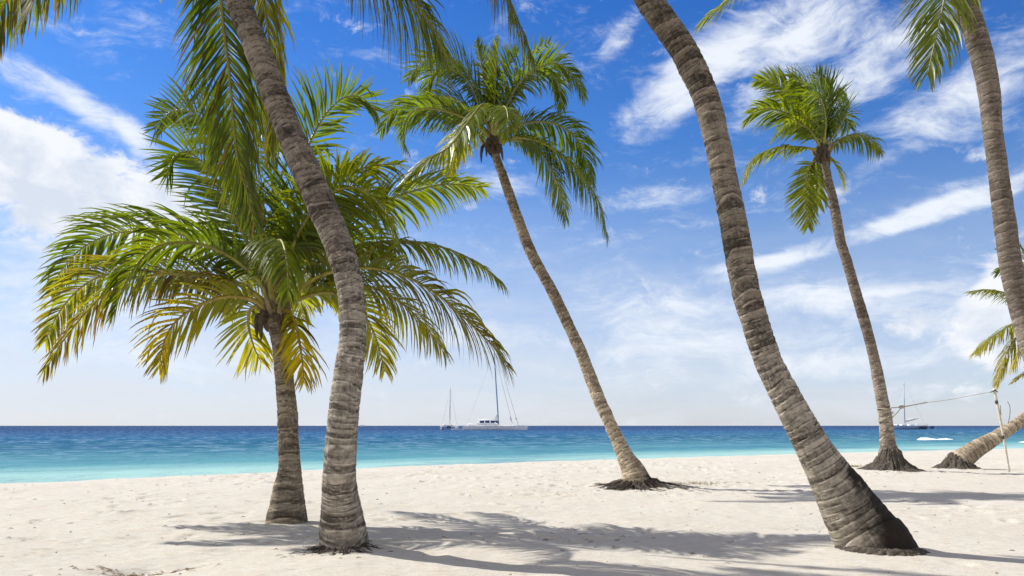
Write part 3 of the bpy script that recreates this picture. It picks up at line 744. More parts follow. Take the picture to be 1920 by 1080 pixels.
# --- palm E : distant slim palm
pe = palm('distant slim coconut palm with a small windblown crown and a rope tied round its trunk', 1657, 885)
YE = 22.5
tE = [(1666, 884, YE, 40), (1666, 866, YE, 38), (1666, 850, YE, 36), (1665.5, 840, YE, 32), (1664, 830, YE, 28), (1662, 795, YE, 23.5), (1658, 768, YE, 22.5), (1653, 744, YE, 21.5), (1643, 692, YE, 20), (1631, 640, YE, 18), (1617, 590, YE, 18), (1602, 540, YE, 18), (1588, 490, YE, 17.5), (1576, 450, YE, 17),
      (1562, 375, YE, 16), (1553, 340, YE, 15), (1547, 305, YE, 14), (1543, 288, YE, 14)]
trunk('trunk', pe, tE, BARK_E, .15, 32, .035, 51, .9, rough=1.2, stain_h=1.1)
xe, ye = base_of(1657, 884)
bole(pe, xe+.02, YE-.10, .27, .66, 13, 'root_base', 2.7, 1.2, 2.7)
roots(pe, xe+.02, YE-.10, .60, 220, .62, 16, .13, .014)
crown_sheath(pe, P(1543, 289, YE), .14, .55, 7, 12, FIBRE, (-.1, 0, 1), 4)
FE = [
 (spread([(1543, 280), (1515, 235), (1485, 183), (1452, 155), (1419, 150)], .5), dict(leaf=.85, green=1.15, roll=60, vee=10, droop=.5, seed=91)),
 (spread([(1543, 280), (1512, 240), (1478, 214), (1440, 204), (1412, 211), (1396, 231)], -.4), dict(leaf=.85, green=.7, roll=30, vee=5, droop=1.2, seed=92)),
 (spread([(1543, 280), (1533, 209), (1516, 160), (1485, 147)], -.8), dict(leaf=1.0, green=.6, roll=80, vee=25, droop=.6, seed=93)),
 (spread([(1543, 280), (1546, 194), (1537, 155), (1530, 138)], .2), dict(leaf=.9, green=.4, roll=70, vee=35, droop=.5, seed=94)),
 (spread([(1543, 280), (1558, 210), (1562, 165), (1548, 146)], .4), dict(leaf=.9, green=.4, roll=-70, vee=25, droop=.7, seed=95)),
 (spread([(1543, 280), (1565, 228), (1582, 218), (1594, 240)], .8), dict(leaf=.85, green=.45, roll=-40, vee=10, droop=.9, seed=96)),
 (spread([(1545, 280), (1585, 257), (1615, 254), (1638, 266), (1654, 284)], -.2), dict(leaf=.80, green=.5, yellow=.12, roll=-5, vee=-10, droop=1.7, seed=97)),
 (spread([(1540, 283), (1500, 276), (1454, 277), (1412, 299), (1393, 340)], -.3), dict(leaf=.80, green=.8, yellow=.15, roll=0, vee=-10, droop=1.8, seed=98)),
 (spread([(1538, 292), (1518, 312), (1511, 350), (1511, 388), (1515, 426)], -.3), dict(leaf=.80, green=.85, yellow=.12, roll=-60, vee=10, droop=.5, seed=99)),
 (spread([(1538, 292), (1532, 320), (1531, 350), (1533, 385)], .6), dict(leaf=.80, green=1.1, yellow=.1, roll=0, vee=5, droop=.4, seed=100)),
 (spread([(1548, 290), (1563, 303), (1576, 325), (1582, 346)], .3), dict(leaf=.75, green=.8, yellow=.2, roll=40, vee=10, droop=.6, seed=101)),
 (spread([(1541, 280), (1515, 240), (1483, 232), (1455, 255)], -1.4), dict(leaf=.85, green=.9, roll=25, vee=5, droop=1.3, seed=102)),
 (spread([(1543, 280), (1548, 230), (1540, 190), (1515, 170)], -1.6), dict(leaf=.9, green=.5, roll=60, vee=10, droop=.8, seed=103)),
 (spread([(1543, 280), (1575, 235), (1592, 195), (1575, 165)], 1.0), dict(leaf=.85, green=.4, roll=-60, vee=15, droop=.8, seed=104)),
 (spread([(1543, 280), (1523, 225), (1498, 190), (1470, 185)], 1.2), dict(leaf=.85, green=.6, roll=50, vee=15, droop=.8, seed=105)),
]
for pts, kw in FE:
    px_frond(pe, YE, pts, spacing=.04, width=.062, thick=.036, wind=(-.10, 0, 0), **{**kw, 'leaf': kw['leaf']*1.1, 'green': kw['green']+.55, 'droop': kw['droop']*.85})

# --- palm F : trunk at the right edge, foot and crown outside the frame
pf = palm('smooth grey coconut palm at the right edge whose foot and crown lie outside the frame', 2035, 962)
YF = 12.0
tF = [(2036, 965, YF, 72), (2026, 935, YF, 55), (2008, 880, YF, 42), (1982, 800, YF, 38), (1955, 720, YF, 37), (1930, 640, YF, 36), (1916, 590, YF, 36), (1904, 540, YF, 36.5), (1892, 475, YF, 36.5), (1881, 400, YF, 35),
      (1872, 325, YF, 33), (1862, 250, YF, 32.5), (1855, 175, YF, 35), (1839, 100, YF, 38), (1808, 0, YF, 38), (1792, -60, YF, 36), (1785, -90, YF, 34)]
trunk('trunk', pf, tF, BARK_F, .10, 44, .018, 61, .3, rough=.8)
crown_sheath(pf, P(1784, -100, YF), .19, .75, 12, 9, FIBRE, (-.1, 0, 1), 3)
xf, yf = base_of(2036, 962)
roots(pf, xf, yf, .3, 50, .6, 15, .06, .014)
H = (1784, -105, 0)
FF = [
 ([H, (1780, -125, -.8), (1778, -70, -1.4), (1770, 0, -1.6), (1760, 50, -1.6), (1748, 100, -1.6), (1739, 140, -1.6)], dict(leaf=1.0, green=.75, yellow=.08, roll=0, vee=0, droop=.8, seed=111)),
 ([H, (1700, -200, .2), (1600, -220, .3), (1480, -150, .4), (1410, -50, .4), (1365, 0, .4), (1312, 45, .4)], dict(leaf=.85, green=1.0, yellow=.15, roll=10, vee=0, droop=1.1, seed=112)),
 ([H, (1815, -110, .8), (1832, -60, 1.3), (1838, -10, 1.5)], dict(leaf=.55, green=.7, roll=0, vee=0, droop=1.0, seed=113)),
 ([H, (1860, -220, .3), (1980, -260, .5), (2080, -180, .6), (2120, -60, .6)], dict(leaf=.75, green=.6, roll=-10, vee=0, droop=1.2, seed=114)),
 ([H, (1830, -300, -.5), (1900, -430, -1.0), (2010, -450, -1.4)], dict(leaf=.75, green=.6, roll=-30, vee=10, droop=.8, seed=115)),
 ([H, (1770, -300, .5), (1720, -430, 1.2), (1640, -470, 1.8)], dict(leaf=.75, green=.6, roll=30, vee=10, droop=.8, seed=116)),
 ([H, (1790, -280, 1.3), (1800, -330, 2.6), (1810, -230, 3.6)], dict(leaf=.75, green=.6, roll=0, vee=10, droop=.8, seed=117)),
]
for pts, kw in FF: px_frond(pf, YF, pts, **kw)

# --- palm G : far palm lying almost flat, crown off the right edge
pg = palm('pale coconut palm at the far right whose trunk leans almost flat over the sand', 1785, 882)
YG = 23.5
tG = [(1782, 877, YG, 30), (1794, 868, YG, 41), (1809, 857, YG, 38), (1824, 846, YG, 34), (1842, 835, YG, 30), (1862, 824, YG, 26), (1882, 811, YG, 24), (1902, 798, YG, 22.5), (1922, 783, YG, 21.5), (1950, 758, YG, 20), (1975, 722, YG, 18.5), (1985, 680, YG, 17), (1980, 640, YG, 16), (1968, 605, YG, 15)]
trunk('trunk', pg, tG, BARK_C, .13, 32, .03, 71, .75, rough=1.5, stain_h=.9)
xg, yg = base_of(1783, 880)
bole(pg, xg-.10, YG-.03, .20, .47, 23, 'root_base', 2.5, 1.1, 1.7)
roots(pg, xg-.08, YG-.06, .42, 150, .45, 26, .12, .016)
crown_sheath(pg, P(1964, 598, YG), .18, .8, 17, 10, FIBRE, (-.1, 0, 1), 3)
FG = [
 (spread([(1962, 592), (1925, 562), (1890, 550), (1850, 543), (1813, 547)], .3), dict(leaf=.62, green=.9, yellow=.15, roll=0, vee=-10, droop=1.5, seed=121)),
 (spread([(1962, 600), (1930, 597), (1895, 610), (1858, 634), (1830, 662)], -.8), dict(leaf=.95, green=1.2, yellow=.32, roll=10, vee=0, droop=1.4, seed=122)),
 (spread([(1962, 605), (1930, 612), (1900, 640), (1880, 680), (1868, 722)], -.3), dict(leaf=.85, green=1.1, yellow=.45, brown=.25, roll=15, vee=0, droop=1.4, seed=123)),
 (spread([(1962, 605), (1940, 618), (1915, 650), (1900, 690)], .8), dict(leaf=.85, green=1.0, yellow=.5, brown=.2, roll=0, vee=0, droop=1.5, seed=124)),
 (spread([(1962, 590), (1930, 530), (1895, 500), (1868, 512)], .6), dict(leaf=.75, green=.4, roll=30, vee=10, droop=1.1, seed=125)),
 (spread([(1962, 590), (1945, 510), (1910, 470), (1875, 470)], 1.2), dict(leaf=.75, green=.4, roll=40, vee=20, droop=.4, seed=126, gap=.3)),
 ([(1965, 610, 0), (1960, 660, -.5), (1940, 690, -.8), (1915, 705, -1.0), (1897, 719, -1.1)], dict(leaf=.5, green=1.3, yellow=.45, roll=30, vee=10, droop=.8, seed=127)),
 (spread([(1962, 590), (1990, 530), (2040, 500), (2090, 520)], .5), dict(leaf=.8, green=.7, roll=-20, vee=5, droop=1.2, seed=128)),
 (spread([(1962, 590), (2010, 580), (2060, 610), (2080, 660)], .2), dict(leaf=.8, green=.8, yellow=.2, roll=-10, vee=0, droop=1.4, seed=129)),
 (spread([(1962, 590), (1970, 500), (1995, 440), (2040, 430)], -.4), dict(leaf=.8, green=.6, roll=-60, vee=15, droop=.6, seed=130)),
]
for pts, kw in FG: px_frond(pg, YG, pts, spacing=.038, width=.058, thick=.034, **kw)

# ------------------------------------------------------------------ net pole, rope
WHITEP = simple('weathered white pole', (.62, .57, .48), .7, .25, 9, bump=.3)
ROPE = simple('sandy rope', (.42, .36, .26), .9, .3, 30, bump=.5)
DARK = simple('dark binding', (.06, .055, .05), .8, .3, 20)
top, bot = P(1864.5, 732, 21.8), P(1893, 889, 21.8)
bot[2] = zat(bot[0], bot[1])-.05
pole = empty('net_pole', (bot[0], bot[1], bot[2]+.05), 'thin off-white pole leaning left in the sand before the flat-leaning palm', 'pole')
mb = MB(); C = np.array([bot*(1-q)+top*q+np.array([.02*math.sin(q*3.1), 0, 0]) for q in np.linspace(0, 1, 14)])
mb.tube(C, np.linspace(.028, .036, 14), 10); mb.build('shaft', WHITEP, pole)
for q in (.44, .86):
    c = bot*(1-q)+top*q; d = norm(top-bot)
    MB().tube([c-d*.05, c-d*.02, c+d*.02, c+d*.05], [.036, .042, .042, .036], 10).build('binding', DARK, pole)
d = norm(top-bot)
MB().tube([top-d*.1, top-d*.03, top+d*.03, top+d*.07], [.038, .046, .044, .02], 10).build('pole_cap', WHITEP, pole)
MB().tube([top+np.array([-.12, 0, -.06]), top+np.array([-.02, -.05, .0]), top+np.array([.10, 0, -.05])], [.012, .022, .012], 7).build('knot', DARK, pole)

rp = empty('net_rope', P(1691, 763, 22.3), 'long thin pale rope tied from the distant slim palm to the leaning pole', 'rope')
k1 = P(1690.5, 763.5, 22.35)
mb = MB(); mb.tube([k1, P(1715, 759, 22.2), P(1738, 754.5, 22.2)], [.019, .015, .018], 7); mb.build('rope_grip', ROPE, rp)
mb = MB(); mb.tube(catmull([P(1738, 754.5, 22.2), P(1775, 750, 22.1), P(1820, 742, 21.9), P(1863, 734, 21.8)], 20)[0], .009, 5); mb.build('line', ROPE, rp)
MB().tube([k1+np.array([-.09, 0, 0]), k1+np.array([-.04, 0, 0]), k1+np.array([.04, 0, .01]), k1+np.array([.09, 0, .015])], [.02, .05, .05, .02], 8).build('knot', ROPE, rp)
mb = MB()
mb.tube([P(1668, 765, 22.25), k1], .014, 5); mb.tube([P(1672, 784, 22.3), P(1682, 774, 22.3), k1], .012, 5)
mb.build('lashing', ROPE, rp)
mb = MB()
for (y0, tl, R_) in ((767, .03, .205), (781, -.28, .21)):
    c = P(1657.5 if y0 == 767 else 1660, y0, YE)
    ring = [c+np.array([R_*math.cos(a), R_*math.sin(a), tl*-math.cos(a)*.5]) for a in np.linspace(0, 2*math.pi, 25)]
    mb.tube(ring, .013, 5)
mb.build('loop', ROPE, rp)

for (pts, lab) in ((((1875.5, 760), (1876, 772), (1877, 778), (1873, 779)), 'short dark cord hanging just right of the leaning pole'),
                   (((1889, 753), (1893.5, 762), (1893.5, 778), (1890, 795)), 'thin dark cord rising from the flat-leaning trunk between pole and frame edge')):
    o = MB().tube(catmull([P(a, b_, 23.2) for a, b_ in pts], 14)[0], .009, 5).build('hanging_cord', DARK)
    tag(o, lab, 'cord', 'cords by the flat-leaning palm')

# ------------------------------------------------------------------ boats
HULL = simple('boat white gelcoat', (.93, .93, .92), .35, .04, 1)
HULLB = simple('boat pale blue hull', (.45, .58, .72), .4, .08, 1)
GLASS = simple('boat dark glass', (.03, .05, .12), .2, .2, 1)
NAVY = simple('navy canvas', (.02, .04, .22), .7, .2, 2)
MAST = simple('mast blue grey', (.20, .36, .50), .4, .1, 1)
MASTG = simple('mast grey', (.42, .46, .52), .4, .1, 1)
SAIL = simple('sail cloth', (.72, .71, .68), .8, .08, 2)

def hullmesh(p0, p1, beam, height, sheer=.25, mat=HULL, parent=None, name='hull', n=22):
    """lofted hull from stern p0 to bow p1 (x,y) at the waterline"""
    p0 = np.array(p0, float); p1 = np.array(p1, float); ax = p1-p0; L = np.linalg.norm(ax); ax = ax/L; pr = np.array([-ax[1], ax[0]])
    V = []; k = 11
    for i in range(n):
        q = i/(n-1)
        hb = beam/2*(min(1, .75+q*.6) if q < .5 else (1-((q-.5)/.5)**2.4)*.98+.02)
        h = height*(1+sheer*(2*q-.7)**2*.6)
        xo = L*(q+.03*(q > .97))
        for j in range(k):
            a = -1+2*j/(k-1)
            zz = -0.35+(h+.35)*(abs(a))**.75
            yy = hb*np.sign(a)*abs(a)**.45
            ov = .04*L*max(0, q-.8)/.2*(zz/h if zz > 0 else 0)
            c = p0+ax*(xo+ov)+pr*yy
            V.append((c[0], c[1], SEA+zz))
    Fs = []
    for i in range(n-1):
        for j in range(k-1): a = i*k+j; Fs.append((a, a+1, a+k+1, a+k))
        Fs.append((i*k, (i+1)*k, (i+1)*k+k-1, i*k+k-1))
    Fs.append(tuple(range(k)))
    Fs.append(tuple((n-1)*k+j for j in range(k))[::-1])
    return mesh(name, V, Fs, mat, parent, smooth=False)

def pxw(px, py, Y): return P(px, py, Y)
# large charter catamaran, seen side on (bow to the right)
YL = 341.0
def LX(px): return (px-CX)/F*YL
def LZ(py): return CH-(py-HY)/F*YL
b1 = empty('catamaran', (LX(925), YL, SEA), 'large white sailing catamaran anchored side on with navy window band and leaning mast', 'boat', 'boats at anchor')
s_px = YL/F
for dy in (-3.6, 3.6):
    hullmesh((LX(868), YL+dy), (LX(983), YL+dy), 1.7, 1.6, .25, HULL, b1)
MB().box((LX(922), YL, SEA+2.0), (LX(968)-LX(880), 6.6, .5)).build('bridge_deck', HULL, b1, smooth=False)
# cabin with sloping front
def wedge(x0, x1, x2, x3, z0, z1, w, mat, parent, name, y=YL):
    v = [(x0, y-w, z0), (x3, y-w, z0), (x2, y-w, z1), (x1, y-w, z1), (x0, y+w, z0), (x3, y+w, z0), (x2, y+w, z1), (x1, y+w, z1)]
    return mesh(name, v, [(0, 1, 2, 3), (7, 6, 5, 4), (0, 4, 5, 1), (1, 5, 6, 2), (2, 6, 7, 3), (3, 7, 4, 0)], mat, parent, smooth=False)
wedge(LX(892), LX(895), LX(925), LX(940), SEA+2.2, LZ(793.5), 2.8, HULL, b1, 'cabin')
for a_, b_ in ((900, 908), (910, 918), (920, 928), (930, 934)):
    wedge(LX(a_), LX(a_), LX(b_-.5), LX(b_), LZ(793), LZ(789), 2.4, NAVY, b1, 'window')
wedge(LX(896), LX(898), LX(928), LX(936), LZ(789.2), LZ(788), 2.7, HULL, b1, 'cabin_roof')
MB().tube([(LX(878), YL-2, LZ(794)), (LX(898), YL-2, LZ(794))], .12, 6).tube([(LX(878), YL-2, LZ(794)), (LX(878), YL-2, LZ(803))], .1, 6).tube([(LX(878), YL+2, LZ(794)), (LX(878), YL+2, LZ(803))], .1, 6).tube([(LX(896), YL-2, LZ(789.5)), (LX(898), YL-2, LZ(800))], .1, 6).build('stern_arch', HULL, b1)
MB().box((LX(884), YL, LZ(801)), (4.6, 5.6, 1.5)).box((LX(900), YL-2.2, LZ(797)), (3, 1, 1.6)).build('cockpit', HULL, b1, smooth=False)
MB().box((LX(935), YL-2.4, LZ(799)), (LX(955)-LX(908), .06, .35)).build('stripe', GLASS, b1, smooth=False)
mt, mf = P(925, 640, YL), P(934.5, 790, YL)
MB().tube([mf+np.array([0, 0, -2]), mf, mf*.5+mt*.5, mt], [.32, .32, .30, .18], 8).build('mast', MAST, b1)
v = [P(925, 790, YL), P(936, 793, YL), P(934, 774, YL), P(928, 783, YL)]
mesh('furled_sail', [*(p_+np.array([0, -.25, 0]) for p_ in v), *(p_+np.array([0, .25, 0]) for p_ in v)], [(0, 1, 2, 3), (7, 6, 5, 4), (0, 4, 5, 1), (1, 5, 6, 2), (2, 6, 7, 3), (3, 7, 4, 0)], SAIL, b1, smooth=False)
MB().tube([P(897, 788, YL), P(934, 786, YL)], .22, 7).build('boom', HULL, b1)
mb = MB()
mb.tube([P(926.5, 660, YL), P(961, 795, YL)], .07, 4); mb.tube([P(926, 645, YL), P(972, 797, YL)], .07, 4)
mb.tube([P(955.5, 781, YL), P(960, 792, YL)], .2, 6); mb.tube([P(966, 783, YL), P(969, 787, YL)], .2, 6)
mb.tube([P(927, 660, YL), P(875, 798, YL)], .03, 4)
mb.build('rigging', MASTG, b1)
mb = MB()
for px in range(938, 982, 6): mb.tube([(LX(px), YL-3.9, LZ(801)), (LX(px), YL-3.9, LZ(797.5))], .05, 4)
mb.tube([(LX(936), YL-3.9, LZ(797.8)), (LX(981), YL-3.9, LZ(797.8))], .05, 4)
mb.build('railing', HULL, b1)

# small catamaran seen from astern
b2 = empty('catamaran', (LX(843), YL, SEA), 'smaller white catamaran seen end on left of the large one', 'boat', 'boats at anchor')
for px in (829, 856):
    x = LX(px); hullmesh((x, YL-5), (x, YL+7), 1.5, 1.5, .2, HULL, b2)
MB().box((LX(842.5), YL, SEA+1.7), (LX(859)-LX(827), 9, .6)).build('bridge_deck', HULL, b2, smooth=False)
wedge(LX(829), LX(832), LX(852), LX(856), SEA+2.0, LZ(795.5), 2.5, HULL, b2, 'cabin')
for a_ in (834, 840, 846): wedge(LX(a_), LX(a_), LX(a_+3.6), LX(a_+3.6), LZ(799.8), LZ(797.2), 2.62, GLASS, b2, 'window')
mb = MB()
for px in (832.5, 853): mb.tube([(LX(px), YL-3, LZ(797)), (LX(px), YL-3, LZ(793.5))], .18, 6)
mb.build('davit', HULL, b2)
MB().tube([P(843.5, 797, YL), P(843.8, 760, YL), P(844.5, 724, YL)], [.24, .2, .12], 7).build('mast', MASTG, b2)
MB().tube([P(844.5, 727, YL), P(829, 797, YL)], .04, 4).tube([P(844.5, 727, YL), P(857, 797, YL)], .04, 4).tube([P(841, 752, YL), P(847, 752, YL)], .06, 4).build('rigging', MASTG, b2)
MB().box((LX(843), YL-4.4, SEA+1.2), (2.0, .5, 1.0)).build('stern_step', GLASS, b2, smooth=False)
o = hullmesh((LX(871), YL-9), (LX(850), YL-9), 1.0, .5, .3, HULL)
o.name = 'dinghy'; tag(o, 'tiny white tender on the water between the two catamarans', 'dinghy')

# single hull boat at the right
YR = 390.0
def RX(px): return (px-CX)/F*YR
def RZ(py): return CH-(py-HY)/F*YR
b3 = empty('sailing_boat', (RX(1708), YR, SEA), 'pale blue hulled sailing boat at the right beyond the distant slim palm', 'boat', 'boats at anchor')
hullmesh((RX(1735), YR), (RX(1667), YR), 4.4, 1.9, .25, HULLB, b3)
for a_, b_ in ((1678, 1684), (1688, 1699), (1703, 1712)):
    wedge(RX(a_), RX(a_+1), RX(b_-1), RX(b_), SEA+1.9, RZ(795.8), 1.5, HULL, b3, 'cabin', YR)
mb = MB()
for px in (1722, 1727, 1732, 1741, 1744): mb.box((RX(px), YR-2.4, SEA+.9), (.9, .8, 1.3))
mb.build('fenders', GLASS, b3, smooth=False)
MB().box((RX(1729), YR, RZ(795)), (RX(1738)-RX(1718), 3, .12)).build('awning', HULL, b3, smooth=False)
MB().tube([(RX(1720), YR-1.3, RZ(795)), (RX(1720), YR-1.3, RZ(801))], .06, 5).tube([(RX(1736), YR-1.3, RZ(795)), (RX(1736), YR-1.3, RZ(801))], .06, 5).build('awning_post', MASTG, b3)
MB().tube([P(1696.5, 800, YR), P(1695.5, 760, YR), P(1695, 716, YR)], [.28, .25, .14], 7).build('mast', MASTG, b3)
MB().tube(catmull([P(1697, 791, YR), P(1708, 787, YR), P(1722, 784.5, YR)], 8)[0], [.5, .55, .6, .6, .55, .45, .3, .15], 8).build('furled_sail', SAIL, b3)
MB().tube([P(1695, 718, YR), P(1669, 797, YR)], .035, 4).tube([P(1695, 718, YR), P(1735, 797, YR)], .035, 4).build('rigging', MASTG, b3)
# far boat on the horizon behind the curved palm
o = hullmesh(((684-CX)/F*1400, 1400), ((676-CX)/F*1400, 1400), 3, 2.4, .3, HULL)
o.name = 'motor_boat'; tag(o, 'speck of a grey boat on the horizon right of the S-curved palm', 'boat')

# ------------------------------------------------------------------ litter on the sand
LIT = simple('dry leaf litter', (.24, .16, .09), .9, .6, 3, bump=.2)
mb = MB(); r = random.Random(12)
def bit(x, y, L, a, w):
    z = zat(x, y)
    dx, dy = math.cos(a)*L/2, math.sin(a)*L/2
    pts = [(x-dx, y-dy, zat(x-dx, y-dy)+.002), (x+r.uniform(-.02, .02), y, z+.006+r.random()*.012), (x+dx, y+dy, zat(x+dx, y+dy)+.004)]
    mb.tube(pts, [w*.4, w, w*.3], 4)
for _ in range(420):
    y = 6.2+r.random()**1.2*22; x = r.uniform(-.75, .78)*y
    if crest(x, y) > -.3: continue
    bit(x, y, r.uniform(.01, .06)*(1+y*.03), r.uniform(-.6, .6) if r.random() < .6 else r.uniform(0, 3.1), r.uniform(.002, .005)*(1+y*.03))
for (px, py, n_, sx, sy) in ((265, 1062, 110, .30, .07), (1085, 1012, 40, .5, .2), (1210, 922, 60, 1.3, .35), (1290, 908, 70, 1.0, .2), (615, 1040, 50, .25, .15), (240, 888, 20, .3, .2), (1640, 890, 50, 1.2, .3)):
    bx, by = base_of(px, py)
    for _ in range(n_):
        bit(bx+r.gauss(0, sx), by+r.gauss(0, sy), r.uniform(.02, .10), r.uniform(-.5, .5) if r.random() < .6 else r.uniform(0, 3.1), r.uniform(.002, .005))
o = mb.build('beach_litter', LIT, loc=np.zeros(3))
tag(o, 'brown bits of dry leaf and twig strewn over the sand', 'leaf litter', kind='stuff')
# small tufts of creeping grass at two root mounds
GR = simple('creeping beach grass', (.34, .33, .12), .7, .4, 20)
for (px, py, n_, sx, sy, lab) in ((1600, 878, 90, .16, .06, 'little green tuft at the left foot of the distant slim palm'), (1712, 884, 50, .12, .05, 'little green tuft at the right foot of the distant slim palm'),
                             (1312, 910, 45, .40, .06, 'sparse yellow-green creeper right of the middle palm roots')):
    mb = MB(); bx, by = base_of(px, py)
    for _ in range(n_):
        x, y = bx+r.gauss(0, sx), by+r.gauss(0, sy); z = zat(x, y); L = r.uniform(.03, .07)
        mb.tube([(x, y, z), (x+r.uniform(-.03, .03), y, z+L*.6), (x+r.uniform(-.07, .07), y+r.uniform(-.03, .03), z+L)], [.006, .006, .001], 3)
    tag(mb.build('grass_tuft', GR), lab, 'grass')

# ------------------------------------------------------------------ world: sky + clouds
w = bpy.data.worlds.new('World'); scene.world = w; w.use_nodes = True
t = NT(w.node_tree)
gen = t.n('ShaderNodeTexCoord').outputs['Generated']
sky = t.n('ShaderNodeTexSky', sky_type='NISHITA', sun_disc=False, sun_elevation=EL, sun_rotation=AZ, altitude=0, air_density=1.0, dust_density=.3, ozone_density=3.0)
sp = t.n('ShaderNodeSeparateXYZ', i={0: gen})
az = t.math('ARCTAN2', sp.outputs[0], sp.outputs[1]); el = t.math('ARCSINE', sp.outputs[2])
Pv = t.n('ShaderNodeCombineXYZ', i={0: t.math('MULTIPLY', az, 14.0), 1: t.math('MULTIPLY', el, 14.0)}).outputs[0]   # 14 units per radian
def ae(px, py):
    x, z = (px-CX)/F, (HY-py)/F
    return math.atan(x)*14, math.atan(z/math.sqrt(1+x*x))*14
def blobs(lst):
    tot = None
    for (px, py, rx, ry, rot, a_) in lst:
        u, v = ae(px, py)
        q = t.mapping(Pv, (u, v, 0), (0, 0, math.radians(rot)), (rx/100, ry/100, 1), 'TEXTURE')
        ln = t.n('ShaderNodeVectorMath', operation='LENGTH', i={0: q}).outputs['Value']
        val = t.mr(ln, 1.15, .25, 0, a_, True)
        tot = val if tot is None else t.math('ADD', tot, val)
    return t.math('MINIMUM', tot, 1.6)
warp = t.n('ShaderNodeTexNoise', i={'Vector': Pv, 'Scale': .55, 'Detail': 4.0}).outputs[1]
Pw = t.n('ShaderNodeVectorMath', operation='MULTIPLY_ADD', i={0: warp, 1: (.9, .9, 0), 2: Pv}).outputs[0]
# streaky high cloud
cn1 = t.noise(t.mapping(Pw, rot=(0, 0, math.radians(-24)), sc=(.55, 1.7, 1)), 1.0, 9, .66, .6)
cn2 = t.noise(t.mapping(Pw, sc=(2.2, 4.2, 1)), 1.0, 6, .65, .2)
cn3 = t.noise(t.mapping(Pw, rot=(0, 0, math.radians(-18)), sc=(3.0, 8.0, 1)), 1.0, 7, .7, .3)
cn = t.math('ADD', t.math('ADD', t.math('MULTIPLY', cn1, .60), t.math('MULTIPLY', cn2, .26)), t.math('MULTIPLY', cn3, .16))
cov = blobs([(1240, 195, 110, 60, 35, 1.0), (1330, 110, 130, 65, 38, 1.0), (1480, 40, 200, 60, 20, .95), (1660, 120, 140, 50, 20, .72), (1800, 200, 150, 70, 20, .8), (1880, 130, 120, 60, 10, .55),
             (1580, 452, 330, 24, 13, 1.05), (1400, 495, 120, 14, 4, .9), (1780, 390, 160, 24, 12, .85), (1850, 340, 140, 20, 10, .7), (1420, 215, 90, 50, 20, .55), (1220, 372, 150, 26, 2, .85), (930, 350, 90, 30, 0, .7),
             (1200, 580, 190, 50, -3, .9), (1500, 560, 260, 45, 0, .8), (1640, 640, 300, 60, 0, .6), (70, 150, 130, 32, -22, .75), (190, 215, 110, 30, -25, .9), (280, 290, 80, 30, -50, 1.0),
             (250, 50, 150, 30, 0, .35), (960, 15, 60, 20, 30, .6), (1170, 60, 60, 30, 45, .55), (90, 560, 200, 50, -8, .75), (200, 640, 300, 60, 0, .5), (800, 620, 260, 60, 0, .5), (1300, 690, 300, 60, 0, .45),
             (60, 440, 120, 60, 0, .7), (700, 460, 200, 40, 0, .3), (1560, 100, 120, 80, 30, .6), (1700, 560, 220, 50, -6, .65), (1250, 640, 240, 50, 4, .65), (1560, 690, 200, 35, 0, .6), (450, 680, 350, 40, 0, .45), (1620, 320, 120, 25, 20, .45), (1470, 120, 120, 45, 30, .6), (1700, 40, 120, 40, 15, .6), (1560, 210, 100, 35, 20, .5), (420, 560, 260, 40, 5, .5), (1110, 90, 120, 40, 30, .4), (1050, 470, 150, 25, 10, .45)])
dens1 = t.mr(t.math('MULTIPLY_ADD', cov, .50, t.math('MULTIPLY_ADD', cn, 2.5, -1.25)), .04, .95, 0, .95, True)
# heaped cloud
hn = t.noise(t.mapping(Pw, sc=(1.0, 1.35, 1)), 1.15, 11, .63, .2)
hcov = blobs([(60, 320, 230, 80, -14, 1.4), (230, 370, 200, 80, -20, 1.4), (330, 430, 120, 70, -30, .9), (30, 250, 90, 45, -20, .9), (120, 420, 220, 70, 0, .7), (1885, 590, 75, 105, 0, 1.7), (1830, 640, 60, 45, 0, 1.4), (1960, 560, 90, 120, 0, 1.5),
              (1350, 752, 150, 16, 0, .6), (1560, 735, 120, 14, 0, .5), (1740, 735, 120, 25, 0, .4), (1680, 610, 200, 40, 0, .4)])
dens2 = t.mr(t.math('MULTIPLY_ADD', hcov, .60, t.math('MULTIPLY_ADD', hn, 2.9, -1.45)), .24, .80, 0, .97, True)
# unseen broken cloud added outside the frame, warm-tinted to lift and neutralise the fill
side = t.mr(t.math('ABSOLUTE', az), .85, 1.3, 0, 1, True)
fill_dens = t.math('MULTIPLY', t.mr(hn, .40, .58, 0, .95, True), t.math('MAXIMUM', side, t.mr(el, .62, .85, 0, 1, True)))
base = sky.outputs[0]
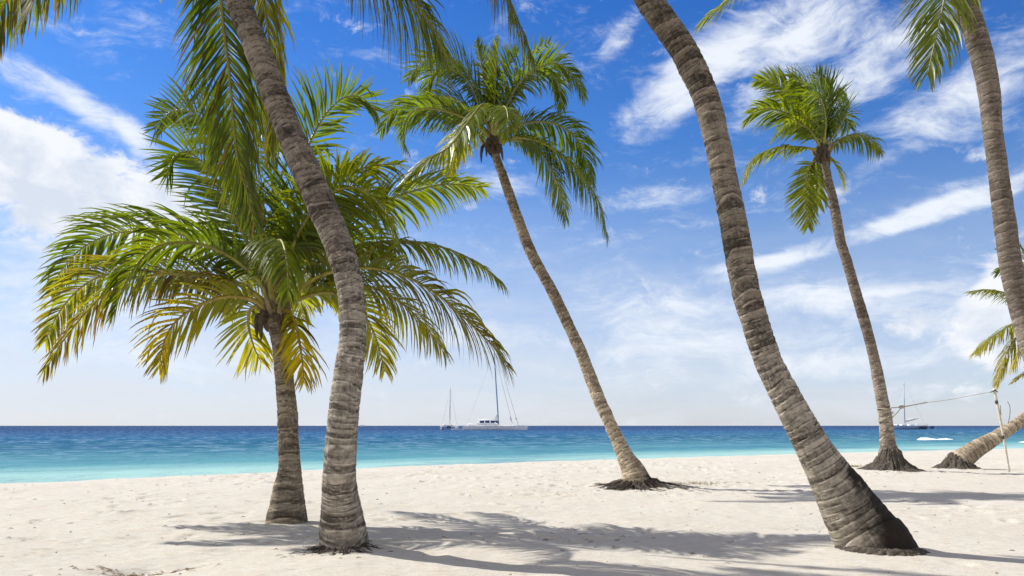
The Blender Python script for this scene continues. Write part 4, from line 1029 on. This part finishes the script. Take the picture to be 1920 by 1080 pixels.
# deep blue aloft, pale and milky low down
tint = t.ramp(t.mr(el, -.02, .62), [(.0, (.83, .885, 1.17)), (.06, (.83, .895, 1.18)), (.18, (.84, .91, 1.18)), (.38, (.68, .90, 1.20)), (.62, (.40, .78, 1.27)), (.85, (.24, .66, 1.28)), (1, (.19, .60, 1.24))])
SKYG = 1.0
blue = t.mix(1.0, base, tint, 'MULTIPLY')
CW = 8.6
shade = t.noise(t.mapping(Pw, loc=(.25, -.35, 0), sc=(1.0, 1.3, 1)), .9, 7, .6)
ccol = t.mix(t.mr(shade, .40, .58), (CW*.93, CW*.955, CW*1.0), (CW*.70, CW*.765, CW*.87))
veil = t.math('MULTIPLY', t.mr(el, .0, .36, 1.0, 0.0, True), t.mr(t.noise(t.mapping(Pw, sc=(.35, 1.8, 1)), 1.0, 6, .6), .3, .68, .5, 1.0))
veil = t.math('MULTIPLY', veil, t.mr(az, -.1, .6, 1.0, .70))
col = t.mix(veil, blue, (CW*.745, CW*.785, CW*.86))
col = t.mix(dens1, col, (CW*.88, CW*.93, CW*1.0))
col = t.mix(dens2, col, ccol)
col = t.mix(fill_dens, col, (CW*.84, CW*.75, CW*.61))
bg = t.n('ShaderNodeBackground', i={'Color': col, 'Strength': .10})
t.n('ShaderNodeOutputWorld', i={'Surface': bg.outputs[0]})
w.cycles.sampling_method = 'MANUAL'; w.cycles.sample_map_resolution = 512

# ------------------------------------------------------------------ sun
sl = bpy.data.lights.new('sun', 'SUN'); sl.energy = 4.7; sl.angle = math.radians(.55); sl.color = (1.0, .965, .88)
so = bpy.data.objects.new('sun', sl); COL.objects.link(so)
so.rotation_euler = Vector(tuple(SUNV)).to_track_quat('Z', 'Y').to_euler()
so.location = (-12, 6, 14)

# ------------------------------------------------------------------ camera
cd = bpy.data.cameras.new('camera'); cam = bpy.data.objects.new('camera', cd); COL.objects.link(cam)
cam.location = (0, 0, CH); cam.rotation_euler = (math.pi/2, 0, 0)
cd.sensor_width = 36; cd.lens = F/1920*36
cd.shift_y = (HY-540)/1920
cd.clip_end = 30000; cd.clip_start = .05
cd.dof.use_dof = True; cd.dof.focus_distance = 9.0; cd.dof.aperture_fstop = 4.5
scene.camera = cam
vs = scene.view_settings; vs.view_transform = 'Standard'; vs.look = 'None'; vs.exposure = .25; vs.gamma = 1; vs.use_curve_mapping = False
scene.cycles.use_denoising = True
scene.cycles.max_bounces = 8; scene.cycles.transparent_max_bounces = 4
